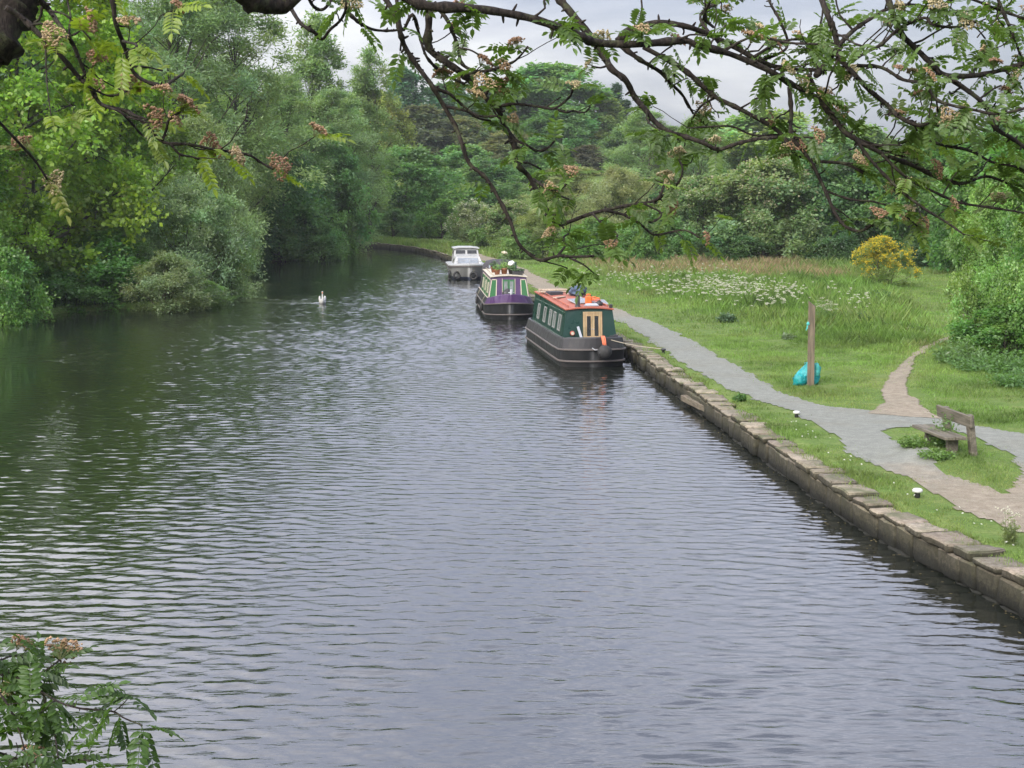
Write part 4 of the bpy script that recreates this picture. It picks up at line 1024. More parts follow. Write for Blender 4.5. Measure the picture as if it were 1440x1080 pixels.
tree('willow_tall_b', 'willow_tree', 'tree', 'grey green willow leaning out beside the dense blue-grey one', 402, 118, 100, 130, (.094, .130, .070))
tree('round_a', 'alder_tree', 'tree', 'dark green rounded tree at the water behind the willow bush', 400, 112.5, 212, 130, (.050, .098, .036))
tree('round_b', 'alder_tree', 'tree', 'shadowy dark tree between the rounded alder and the willow bush', 330, 108, 225, 120, (.034, .068, .026))
tree('round_c', 'alder_tree', 'tree', 'green upright tree right of the dark rounded one', 470, 119, 195, 110, (.066, .118, .044))
tree('bush_a', 'bush', 'bush', 'green waterside bush under the dark rounded tree', 395, 110.5, 312, 95, (.058, .098, .036), base=.12)
tree('bush_b', 'bush', 'bush', 'low waterside bush at the inside of the far bend', 452, 112, 318, 85, (.056, .100, .036), base=.12)
tree('bush_b', 'bush', 'bush', 'small dark waterside bush left of the green one under the rounded tree', 352, 109, 325, 70, (.040, .074, .030), base=.12)
tree('poplar', 'birch_tree', 'tree', 'light yellow green birch with a pale trunk at the far bend', 516, 149, 190, 75, (.105, .150, .042), trunkmat='bark_pale')
tree('round_c', 'tree', 'tree', 'yellowish olive tree rising above the far bend', 540, 170, 130, 95, (.105, .115, .036))
tree('round_a', 'tree', 'tree', 'big mid green domed tree straight behind the far bend', 572, 158, 208, 140, (.062, .112, .042))
tree('round_b', 'tree', 'tree', 'grey green tree left of the big domed tree at the bend', 490, 155, 225, 100, (.062, .100, .044))
tree('bush_a', 'bush', 'bush', 'round yellow green bush alone on the bank of the far bend', 625, 149, 283, 82, (.068, .122, .030))
tree('bush_a', 'bush', 'bush', 'green bush filling the foot of the trees left of the round bush at the bend', 556, 147, 296, 74, (.054, .094, .040))
tree('bush_b', 'bush', 'bush', 'dull green bush at the far bend under the birch', 505, 150, 305, 66, (.060, .092, .044))
tree('hawthorn_b', 'hawthorn', 'bush', 'whitish flowering hawthorn just right of the round bush at the bend', 668, 138, 282, 75, (.080, .100, .055), BLOOM)
tree('bush_b', 'bush', 'bush', 'small whitish flowering bush low at the left foot of the round bush', 592, 151, 312, 36, (.12, .13, .075))
# across the canal, behind the boats
tree('round_b', 'tree', 'tree', 'mid green tree behind the whitish hawthorn', 690, 172, 225, 110, (.052, .094, .036))
tree('hawthorn_a', 'hawthorn', 'bush', 'olive green hawthorn behind the white cruiser', 715, 119, 283, 95, (.078, .105, .040), (.40, .38, .26))
tree('willow_tall_a', 'budding_tree', 'tree', 'straw coloured budding willow behind the purple boat', 800, 132, 232, 165, BUDS)
tree('willow_bush_a', 'budding_tree', 'tree', 'straw coloured budding willow right of the other, partly hidden by the rowan', 868, 126, 240, 130, (.120, .125, .072))
tree('willow_bush_a', 'willow_bush', 'bush', 'olive willow bush below the straw coloured willows', 768, 105, 296, 120, (.088, .104, .042))
tree('bush_b', 'bush', 'bush', 'rough green bush on the verge just right of the white cruiser', 733, 104, 325, 70, (.070, .110, .038))
tree('bush_b', 'bush', 'bush', 'small bush behind the tall plants of the purple boat', 690, 120, 318, 60, (.062, .100, .038))
tree('bush_a', 'bush', 'bush', 'fresh green bush above the roof of the green boat', 838, 99, 310, 115, (.062, .112, .032))
tree('bush_a', 'bush', 'bush', 'green bush right of the fresh green one, at the edge of the flowery grass', 920, 97, 300, 120, (.055, .100, .034))
tree('hawthorn_a', 'hawthorn', 'tree', 'grey green hawthorn left of the pale topped one behind the meadow', 985, 101, 250, 140, (.078, .110, .054), (.26, .25, .16))
tree('hawthorn_a', 'hawthorn', 'tree', 'pale topped grey green hawthorn in the middle of the meadow edge', 1070, 99, 226, 165, (.090, .118, .060), (.30, .28, .18))
tree('round_b', 'tree', 'tree', 'dark green tree right of the pale topped hawthorn', 1150, 101, 218, 130, (.046, .086, .036))
tree('round_a', 'tree', 'tree', 'dark broad tree behind the yellow gorse', 1215, 99, 212, 160, (.044, .082, .034))
tree('round_c', 'tree', 'tree', 'mid green tree right of the broad dark tree behind the gorse', 1300, 96, 195, 150, (.046, .090, .028))
tree('round_b', 'tree', 'tree', 'green tree arching over the shady gap at the end of the path', 1375, 86, 190, 160, (.048, .095, .028))
tree('round_a', 'tree', 'tree', 'green tree beyond the right edge behind the big hedge bush', 1475, 66, 170, 230, (.050, .100, .026))
tree('hedge_bush', 'hedge_bush', 'bush', 'big leafy green hedge bush at the right edge above the dirt path', 1412, 45.5, 235, 175, (.092, .142, .046))
tree('hedge_bush', 'hedge_bush', 'bush', 'taller green hedge bush cut by the right edge of the picture', 1500, 42, 200, 220, (.080, .128, .040))
tree('bush_a', 'bush', 'bush', 'low bramble bush at the foot of the big hedge bush', 1420, 41.5, 430, 150, (.058, .110, .030))
tree('gorse', 'gorse_bush', 'bush', 'bright yellow flowering gorse bush at the end of the meadow', 1238, 73.5, 336, 100, (.080, .105, .030), (.54, .41, .04))
tree('bush_b', 'bush', 'bush', 'dark undergrowth bush behind the reddish grass, left of the gorse', 1165, 96, 320, 90, (.030, .058, .024))
tree('bush_b', 'bush', 'bush', 'dark undergrowth bush below the grey green hawthorns', 1030, 97, 325, 110, (.036, .066, .028))
tree('bush_b', 'bush', 'bush', 'dark undergrowth bush right of the gorse at the shady gap', 1300, 93, 330, 90, (.024, .050, .020))
# mid distance
FARG = 'trees on the wooded hill'
tree('willow_tall_b', 'willow_tree', 'tree', 'pale rounded willow standing clear under the clouds right of centre', 905, 172, 152, 115, (.092, .128, .066))
tree('willow_bush_a', 'willow_tree', 'tree', 'pale willow right of the rounded one, behind the rowan leaves', 975, 178, 168, 110, (.085, .120, .060))
tree('far_a', 'tree', 'tree', 'wide pale yellow green tree under the right hand clouds', 1075, 190, 158, 170, (.105, .138, .052))
tree('far_b', 'tree', 'tree', 'pale green distant tree between the wide pale one and the willows', 1000, 210, 172, 110, (.090, .120, .055))
tree('far_a', 'tree', 'tree', 'distant green tree at the right, low behind the rowan twigs', 1195, 180, 178, 150, (.070, .104, .044))
tree('far_c', 'tree', 'tree', 'distant green tree seen between rowan leaves near the right edge', 1310, 170, 172, 150, (.060, .098, .036))
tree('far_b', 'tree', 'tree', 'distant tree at the far right against the sky', 1410, 160, 170, 140, (.056, .094, .034))
tree('far_c', 'tree', 'tree', 'dark blue green tree on the hill just right of the slender poplars', 572, 232, 98, 85, TEAL, group=FARG)
tree('far_c', 'tree', 'tree', 'blackish brown tree on the hill below the dark blue green one', 592, 214, 150, 105, (.050, .056, .040), group=FARG)
tree('far_a', 'tree', 'tree', 'brown green tree right of the blackish one on the hill', 650, 216, 165, 85, (.070, .078, .042), group=FARG)
tree('far_c', 'tree', 'tree', 'teal green tree on the hill behind the hanging rowan twigs', 632, 242, 118, 90, (.040, .078, .044), group=FARG)
tree('far_a', 'tree', 'tree', 'large domed green tree topping the hill, its crown against the clouds', 772, 236, 92, 155, (.066, .114, .046), group=FARG)
tree('far_b', 'tree', 'tree', 'mid green tree on the hill left of the large domed one', 700, 238, 118, 95, (.052, .086, .040), group=FARG)
tree('far_b', 'tree', 'tree', 'olive green tree on the hill between the domed one and the conifer', 838, 238, 128, 75, (.082, .104, .034), group=FARG)
tree('conifer', 'conifer', 'tree', 'dark pointed conifer poking above the hill trees', 864, 246, 117, 34, (.020, .044, .030), group=FARG)
tree('conifer', 'conifer', 'tree', 'second dark conifer beside the pointed one, shorter and broader', 876, 243, 140, 36, (.024, .048, .030), group=FARG)
tree('far_c', 'tree', 'tree', 'dark purplish tree low on the hill beneath the olive one', 825, 205, 205, 50, (.048, .044, .036), group=FARG)
tree('far_b', 'tree', 'tree', 'bright green tree low on the hill above the straw willows', 760, 200, 195, 85, (.060, .112, .032), group=FARG)
tree('far_a', 'tree', 'tree', 'green tree low on the hill behind the hawthorn at the bend', 655, 190, 205, 90, (.060, .104, .038), group=FARG)
tree('far_c', 'tree', 'tree', 'dull brown tree on the hill between two green ones', 715, 212, 185, 75, (.080, .080, .044), group=FARG)
tree('far_a', 'tree', 'tree', 'green tree half way up the hill under the large domed crown', 790, 220, 150, 100, (.048, .090, .034), group=FARG)
tree('far_b', 'tree', 'tree', 'yellow green tree half way up the hill left of the straw willows', 612, 184, 235, 90, (.072, .110, .036), group=FARG)
tree('far_b', 'tree', 'tree', 'grey green tree low behind the pale rounded willow', 945, 215, 178, 100, (.070, .096, .046), group=FARG)
tree('far_a', 'tree', 'tree', 'muted green tree low between the conifers and the pale willow', 885, 206, 178, 80, (.058, .090, .040), group=FARG)
tree('far_a', 'tree', 'tree', 'shadowed tree at the left end of the hill behind the poplars', 520, 215, 130, 110, (.042, .074, .040), group=FARG)
for k, (u, D, top, wd) in enumerate(((470, 205, 150, 130), (400, 190, 130, 140), (310, 185, 90, 150), (200, 150, 40, 180), (110, 140, 20, 200), (-20, 120, 0, 260), (250, 160, 70, 160))):
    t = tree(('far_a', 'far_b', 'far_c')[k % 3], 'tree', 'tree', 'dim woodland tree glimpsed through the gaps of the left bank woods', u, D, top, wd, (.044, .076, .034), group='background trees behind the left bank')
for k, (u, D, top, wd) in enumerate(((870, 140, 262, 110), (1110, 118, 232, 130), (1240, 115, 215, 150), (1350, 110, 205, 150), (940, 130, 262, 110), (1020, 128, 240, 120))):
    t = tree(('round_a', 'round_b', 'round_c')[k % 3], 'tree', 'tree', 'dark tree in the second row behind the meadow hawthorns', u, D, top, wd, (.040, .072, .030), group='second row of trees behind the meadow')

# ---------------------------------------------------------------- grass
def blades(name, X, Y, Hh, Wd, colr, mat, lean=.5, seed=1, lift=0.0):
    r = np.random.default_rng(seed); n = len(X)
    Z = fastg(X, Y) - .015 + lift
    P = np.stack([X, Y, Z], 1); q = r.random(n) * 2 * math.pi
    side = np.stack([np.cos(q), np.sin(q), np.zeros(n)], 1) * (Wd / 2)[:, None]
    q2 = r.random(n) * 2 * math.pi; ln = r.random(n) * lean
    tip = np.stack([np.cos(q2) * ln, np.sin(q2) * ln, np.ones(n)], 1) * Hh[:, None]
    V = np.stack([P - side, P + side, P + tip * .6 + side * .6 - tip * np.array([.15, .15, 0]), P + tip], 1).reshape(-1, 3)
    Fq = np.arange(n * 4).reshape(-1, 4)
    return meshobj(name, npmesh(name, V, Fq, np.repeat(colr, 4, 0)), mat)
TOWp, ISLp, DIRTp = TOW, ISL, DIRT
def grass_points(n, box, seed, pathgap=.0):
    r = np.random.default_rng(seed); x0, x1, y0, y1 = box
    Y = y0 + (y1 - y0) * r.random(n); X = wallx(Y) + .12 + (x1) * r.random(n)
    vis = np.abs(X) < Y * .343 * 1.12 + 1.0
    X, Y = X[vis], Y[vis]
    nz = .07 + .08 * vnoise(X, Y, .9, 3) + .05 * vnoise(X, Y, .3, 4) - .16 * r.random(len(X)) ** 3 + .36 * r.random(len(X)) ** 4
    dt = np.maximum(sdf(TOWp, X, Y), -sdf(ISLp, X, Y)); dd = sdf(DIRTp, X, Y)
    dw = X - wallx(Y)
    wear = .5 * (1 - sm(.25, .55, dw)) 
    m = (np.minimum(dt, dd) + nz > .0) & (r.random(len(X)) > wear * 1.4)
    return X[m], Y[m], np.minimum(dt, dd)[m], dw[m], r
def gcolor(X, Y, dp, dw, r):
    g1 = vnoise(X, Y, 2.6, 5); g2 = vnoise(X, Y, .8, 6); n = len(X)
    base = np.array([.138, .225, .054])[None] * (1 + .30 * g1 + .26 * g2 + .25 * vnoise(X, Y, .33, 13))[:, None]
    dry = np.array([.29, .270, .115])[None]
    k = np.clip(.20 + .5 * vnoise(X, Y, 1.7, 8) + .30 * (1 - sm(0, .45, dp)) + .2 * (1 - sm(.2, .8, dw)), 0, .75)[:, None] * r.random((n, 1))
    c = base * (1 - k) + dry * k
    # a strip of reddish seeding grass at the back of the meadow
    red = np.clip(sm(77.5, 82, Y + 2.5 * vnoise(X, Y, 4, 9)) * sm(2.5, 5, X - wallx(Y) - 3 + vnoise(X, Y, 2, 4)) * (1 - sm(17.0, 20, X)), 0, 1)[:, None] * (r.random((n, 1)) < .72)
    c = c * (1 - red) + np.array([.31, .222, .145])[None] * red
    lush = sm(3.0, 7.5, dw)[:, None] * .3
    c = c * (1 - lush) + c * np.array([.80, 1.0, .8])[None] * lush
    return c * r.uniform(.7, 1.3, (n, 1))
def meadow(X, Y, dw):        # grass gets tall away from the path
    e = dw - 3.2
    lane = np.abs(X - (15.2 + (Y - 45) * .19))           # mown lane that runs on from the dirt path
    tall = sm(1.2, 4.5, e) * sm(40, 52, Y + 3 * vnoise(X, Y, 3, 2)) * sm(1.2, 3.0, lane)
    return tall
for k, (n, x1, y0, y1, h, wd) in enumerate(((190000, 9, 11, 30, .055, .009), (170000, 16, 30, 48, .065, .014), (150000, 30, 48, 100, .085, .028))):
    X, Y, dp, dw, r = grass_points(n, (0, x1, y0, y1), 40 + k)
    tall = meadow(X, Y, dw)
    Hh = h * r.uniform(.5, 1.5, len(X)) * (1 + .6 * vnoise(X, Y, .9, 7) + .5 * vnoise(X, Y, .35, 8)) * (.55 + .45 * sm(0, .5, dp)) + tall * r.uniform(.12, .45, len(X)) * (1 + .6 * vnoise(X, Y, 1.1, 12))
    Wd = wd * r.uniform(.7, 1.4, len(X))
    tag(blades('grass', X, Y, np.maximum(Hh, .015), Wd, gcolor(X, Y, dp, dw, r), M['grass'], .8, 60 + k), kind='stuff')
# fringe on the far bend and the left bank
r = np.random.default_rng(5); n = 16000
t_ = r.random(n); Y = 104 + 46 * t_; X = np.interp(Y, [p[1] for p in WALL], [p[0] for p in WALL]) + .1 + r.random(n) ** 1.3 * 5
dp = sdf(TOWp, X, Y); k = dp > 0; X, Y, dp = X[k], Y[k], dp[k]
tag(blades('grass', X, Y, r.uniform(.12, .5, len(X)), r.uniform(.03, .07, len(X)), gcolor(X, Y, dp, np.full(len(X), 3.), r), M['grass'], .8, 9), kind='stuff')
n = 9000; Y = 50 + 62 * r.random(n); X = leftx(Y) - .1 - r.random(n) * 2.5
tag(blades('reeds', X, Y, r.uniform(.3, .95, n), r.uniform(.02, .05, n), np.array([.045, .085, .026]) * r.uniform(.6, 1.4, (n, 1)), M['grass'], .45, 11), kind='stuff')

# flowers: cow parsley in the meadow, daisies by the wall
def umbels(name, X, Y, Hs, size, seed, per=26):
    r = np.random.default_rng(seed); n = len(X); Z = fastg(X, Y)
    base = np.stack([X, Y, Z], 1); top = base + np.stack([r.normal(size=n) * .08, r.normal(size=n) * .08, Hs], 1)
    P = np.repeat(top, per, 0); m = len(P); q = r.random(m) * 2 * math.pi; rr = np.sqrt(r.random(m)) * np.repeat(size, per)
    P = P + np.stack([np.cos(q) * rr, np.sin(q) * rr, -rr * rr * 2.2 + r.normal(size=m) * .008], 1)
    V, Fq = leaf_quads(P, unit(r.normal(size=(m, 3)) * .5 + np.array([0, -.3, 1])), unit(r.normal(size=(m, 3))), np.full(m, .034), np.full(m, .03))
    C1 = np.repeat(np.array([.44, .44, .35]) * r.uniform(.75, 1.2, (m, 1)), 4, 0)
    # stems
    s = np.array([.006, 0, 0]); V2 = np.stack([base - s, base + s, top + s * .5, top - s * .5], 1).reshape(-1, 3); C2 = np.repeat(np.tile(np.array([[.075, .12, .035]]), (n, 1)), 4, 0)
    V = np.concatenate([V, V2]); Fq = np.concatenate([Fq, np.arange(n * 4).reshape(-1, 4) + m * 4])
    return npmesh(name, V, Fq, np.concatenate([C1, C2]))
r = np.random.default_rng(77)
X = []; Y = []
for (u, v, su, sv, n) in ((885, 386, 28, 5, 60), (985, 392, 28, 7, 130), (1010, 400, 26, 6, 90), (1060, 404, 30, 6, 130), (1098, 412, 14, 6, 60), (940, 398, 30, 5, 30), (1212, 421, 8, 3, 16), (1185, 410, 10, 3, 10)):
    for _ in range(int(n * 1.25)):
        p = U(u + r.normal() * su * 1.3, v + r.normal() * sv * 1.25, 1.15); X.append(p[0]); Y.append(p[1])
X = np.array(X); Y = np.array(Y)
tag(meshobj('cow_parsley', umbels('cow_parsley', X, Y, r.uniform(.35, .75, len(X)), r.uniform(.025, .085, len(X)), 3), M['petal']), kind='stuff')
n = 130; yy = r.uniform(12, 30, n); X = wallx(yy) + r.uniform(.6, 2.0, n); k = sdf(TOWp, X, yy) > .1; X = X[k]; yy = yy[k]
P = np.stack([X, yy, fastg(X, yy) + .07], 1)
V, Fq = leaf_quads(P, unit(r.normal(size=P.shape) * .3 + np.array([0, -.3, 1])), unit(r.normal(size=P.shape)), np.full(len(P), .035), np.full(len(P), .035))
tag(meshobj('daisies', npmesh('daisies', V, Fq, np.tile(np.array([[.5, .5, .44]]), (len(V), 1))), M['petal']), kind='stuff')

n = 260; yy = 12 + 30 * r.random(n) ** 1.4; X = wallx(yy) - .08 - .5 * r.random(n) ** 2.2; k = X > -3; X = X[k]; yy = yy[k]
P = np.stack([X, yy, np.full(len(X), WZ + .006)], 1)
V, Fq = leaf_quads(P, unit(r.normal(size=P.shape) * .06 + np.array([0, 0, 1.])), unit(r.normal(size=P.shape) * np.array([1, 1, .02])), r.uniform(.02, .07, len(P)), r.uniform(.012, .035, len(P)))
tag(meshobj('floating_debris', npmesh('floating_debris', V, Fq, np.repeat(np.array([[.16, .13, .07]]) * r.uniform(.3, 1.5, (len(P), 1)), 4, 0)), M['petal']), kind='stuff')
def clump(name, label, cat, loc, rad, h, n, leaf, colr, seed, flowers=0, aspect=.5):
    """a leafy weed: stems that lean out, with leaves along them"""
    r = np.random.default_rng(seed); t = thing(name, label, cat, (loc[0], loc[1], gz(loc[0], loc[1])))
    q = r.random(n) * 2 * math.pi; o = np.sqrt(r.random(n)) * rad
    B = np.stack([np.cos(q) * o * .6, np.sin(q) * o * .6, np.zeros(n)], 1); T = np.stack([np.cos(q) * o, np.sin(q) * o, h * r.uniform(.5, 1.1, n) * (1 - .45 * (o / rad) ** 2)], 1)
    k = 9; s = np.tile(np.linspace(.15, 1, k), n); si = np.repeat(np.arange(n), k)
    P = B[si] + (T - B)[si] * s[:, None]; A = unit(r.normal(size=P.shape) + np.array([0, 0, .1])); Nn = unit(r.normal(size=P.shape) * .5 + np.array([0, 0, 1.]))
    Ln = leaf * r.uniform(.6, 1.3, len(P)) * (1.15 - .5 * s)
    V, Fq = leaf_quads(P, Nn, A, Ln, Ln * aspect); c = np.array([[1., 1, 1]]) * r.uniform(.7, 1.35, (len(P), 1))
    st = np.array([.004, 0, 0]); V2 = np.stack([B - st, B + st, T + st * .4, T - st * .4], 1).reshape(-1, 3)
    me = npmesh('leaves', np.concatenate([V, V2]), np.concatenate([Fq, np.arange(n * 4).reshape(-1, 4) + len(V)]), np.concatenate([np.repeat(c, 4, 0), np.full((n * 4, 3), .8)]))
    ob = meshobj('leaves', me, M['leaf'], t); ob.color = c4([q * 1.9 for q in colr])
    if flowers:
        f = r.choice(n, flowers); per = 22; P = np.repeat(T[f], per, 0); m = len(P); P = P + r.normal(size=(m, 3)) * np.array([.05, .05, .012]) + np.array([0, 0, .03])
        V, Fq = leaf_quads(P, unit(r.normal(size=(m, 3)) * .5 + np.array([0, 0, 1.])), unit(r.normal(size=(m, 3))), np.full(m, .03), np.full(m, .028))
        ob = meshobj('flowers', npmesh('flowers', V, Fq, np.tile(np.array([[.45, .44, .35]]), (len(V), 1))), M['petal'], t)
    return t
def at(u, v, z=.62): return U(u, v, z)
clump('nettle_clump', 'rank green nettles and weeds growing under the front of the bench', 'weeds', (7.15, 26.15), .36, .26, 55, .09, (.072, .122, .030), 1)
clump('nettle_clump', 'rank weeds pushing up between seat and backrest of the bench', 'weeds', (7.62, 25.95), .30, .58, 50, .09, (.068, .118, .034), 2)
clump('nettle_clump', 'small weeds below the near end of the bench seat', 'weeds', (7.28, 25.2), .36, .16, 60, .08, (.072, .124, .030), 3)
clump('cow_parsley_clump', 'creamy white cow parsley clump in the meadow just right of the wooden post', 'wildflower', at(1160, 450), .48, .75, 60, .10, (.070, .120, .034), 4, 34)
clump('dock_clump', 'dark green dock clump in the meadow right of the cow parsley by the post', 'weeds', at(1214, 455), .28, .42, 50, .16, (.028, .062, .022), 5)
clump('dock_clump', 'broad dark dock in the meadow at the end of the white flower strip', 'weeds', at(1237, 424), .48, .50, 60, .17, (.032, .070, .026), 6)
clump('dock_clump', 'dark dock with pale leaves in the grass between the boats and the post', 'weeds', at(1022, 452), .36, .35, 50, .20, (.050, .085, .045), 7)
clump('dock_clump', 'low pale leaved weed in the short grass left of the post', 'weeds', at(1110, 477), .26, .20, 30, .16, (.080, .110, .060), 8)
clump('grass_tuft', 'tuft of green weeds by the stone wall left of the dull white bollard', 'weeds', at(1040, 562), .16, .20, 50, .09, (.045, .095, .025), 9)
clump('grass_tuft', 'tall stalky weed at the right edge between wall and path', 'weeds', at(1418, 762), .14, .42, 22, .07, (.085, .105, .040), 10, 5)
clump('fern_clump', 'pale fern-like weeds at the left foot of the big hedge bush', 'weeds', at(1345, 507), .85, .65, 110, .22, (.075, .125, .045), 11, aspect=.3)
clump('nettle_clump', 'bed of tall nettles below the big hedge bush near the right edge', 'weeds', at(1400, 520), 1.3, .55, 220, .13, (.058, .112, .032), 12)
clump('nettle_clump', 'second bed of nettles at the right edge below the hedge bush', 'weeds', at(1450, 545), 1.0, .50, 170, .13, (.054, .108, .030), 13)
clump('dock_clump', 'dark tuft on the grass verge beside the front of the green boat', 'weeds', at(892, 483), .16, .20, 30, .10, (.030, .060, .022), 14)
# ---------------------------------------------------------------- the rowan whose branches hang into the view
ROW = thing('rowan_tree', 'dark branched rowan tree with feathery leaves and tan flower clusters, hanging across the foreground', 'tree', (-2.9, 5.6, gz(-2.9, 5.6)))
RX = Vector(ROW.location)
def loc(p): return Vector(p) - RX
def smooth_line(pts, sub=5):
    """Catmull-Rom through the points"""
    P = [Vector(p) for p in pts]; P = [P[0] * 2 - P[1]] + P + [P[-1] * 2 - P[-2]]; out = []
    for i in range(1, len(P) - 2):
        for k in range(sub):
            t = k / sub; a, b, c, d = P[i - 1], P[i], P[i + 1], P[i + 2]
            out.append(.5 * ((2 * b) + (c - a) * t + (2 * a - 5 * b + 4 * c - d) * t * t + (3 * b - a - 3 * c + d) * t ** 3))
    out.append(P[-2]); return out
class Acc:
    def __init__(s): s.V = []; s.F = []; s.C = []
    def face(s, pts, c):
        o = len(s.V); s.V += pts; s.F.append(range(o, o + len(pts))); s.C += [c] * len(pts)
    def build(s, name, mat, parent):
        if not s.V: return None
        me = bpy.data.meshes.new(name); me.from_pydata([tuple(p) for p in s.V], [], [list(f) for f in s.F]); me.update()
        a = me.color_attributes.new('col', 'FLOAT_COLOR', 'POINT'); a.data.foreach_set('color', np.array([(c[0], c[1], c[2], 1) for c in s.C], np.float32).ravel())
        return meshobj(name, me, mat, parent)
def pinnate(acc, p, d, r, size=.115, tint=(1, 1, 1)):
    d = d.normalized(); up = Vector((0, 0, 1)); side = d.cross(up)
    side = side.normalized() if side.length > .05 else Vector((1, 0, 0))
    side = (side + Vector((r.gauss(0, .35), r.gauss(0, .35), r.gauss(0, .35)))).normalized()
    n = d.cross(side).normalized()
    if n.z < 0: n = -n
    side = n.cross(d).normalized(); k = r.choice((5, 6, 6, 7)); L_ = size * r.uniform(.8, 1.2); droop = r.uniform(.15, .6)
    pts = []; pos = p.copy(); dd = d.copy()
    for i in range(k + 2):
        pts.append((pos.copy(), dd.copy())); dd = (dd - Vector((0, 0, 1)) * droop * .16).normalized(); pos = pos + dd * L_ / (k + 1.4)
    b0 = r.uniform(.75, 1.25)
    for (a, _), (b, _) in zip(pts[:-1], pts[1:]):
        acc.face([a - side * .0011, a + side * .0011, b + side * .0009, b - side * .0009], (tint[0] * .9 * b0, tint[1] * .8 * b0, tint[2] * .7 * b0))
    def leaflet(q, ax, ln, wd):
        nn = (n + Vector((r.gauss(0, .22), r.gauss(0, .22), r.gauss(0, .1)))).normalized(); s = ax.cross(nn).normalized(); b = b0 * r.uniform(.82, 1.2); c = (tint[0] * b, tint[1] * b, tint[2] * b)
        f_ = nn * wd * .16; e = -nn * ln * .10
        acc.face([q, q + ax * ln * .28 + s * wd * .44 + f_, q + ax * ln * .62 + s * wd * .5 + f_, q + ax * ln + e, q + ax * ln * .5], c)
        acc.face([q, q + ax * ln * .5, q + ax * ln + e, q + ax * ln * .62 - s * wd * .5 + f_, q + ax * ln * .28 - s * wd * .44 + f_], c)
    for i in range(1, k + 1):
        q, dd = pts[i]; g = 1 - .35 * abs(i - k * .55) / k
        for sg in (-1, 1): leaflet(q, (side * sg + dd * r.uniform(.35, .6) - Vector((0, 0, r.uniform(.0, .25)))).normalized(), size * .36 * g, size * .155 * g)
    leaflet(pts[-1][0], pts[-1][1], size * .34, size * .155)
OCT = [Vector(v) for v in ((1, 0, 0), (0, 1, 0), (-1, 0, 0), (0, -1, 0), (0, 0, 1), (0, 0, -1))]
OCF = ((0, 1, 4), (1, 2, 4), (2, 3, 4), (3, 0, 4), (1, 0, 5), (2, 1, 5), (3, 2, 5), (0, 3, 5))
def corymb(acc, p, d, r, size=.045, tone=0):
    d = (d + Vector((0, 0, .6))).normalized(); s = d.orthogonal().normalized(); t = d.cross(s)
    tones = ((.38, .255, .165), (.42, .32, .20), (.46, .39, .25), (.33, .21, .14))
    c0 = tones[tone % 4]
    c_ = p + d * size * .9
    for _ in range(int(150 * (size / .045) ** 1.6)):
        q = r.uniform(0, 6.283); rr = size * math.sqrt(r.random()); lob = 1 + .25 * math.sin(3 * q + tone)
        w_ = c_ + (s * math.cos(q) + t * math.sin(q)) * rr * lob + d * (size * .25 - rr * rr / size * .35 + r.gauss(0, .003))
        b = r.uniform(.6, 1.3); c = (c0[0] * b, c0[1] * b, c0[2] * b * r.uniform(.85, 1.1)); z = r.uniform(.003, .0056)
        o = len(acc.V); acc.V += [w_ + v * z for v in OCT]; acc.C += [c] * 6
        for f in OCF: acc.F.append([o + i for i in f])
        if r.random() < .25: acc.face([p, p + Vector((.0012, 0, 0)), w_ + Vector((.0008, 0, 0)), w_], (.10, .11, .05))
NB = [0]
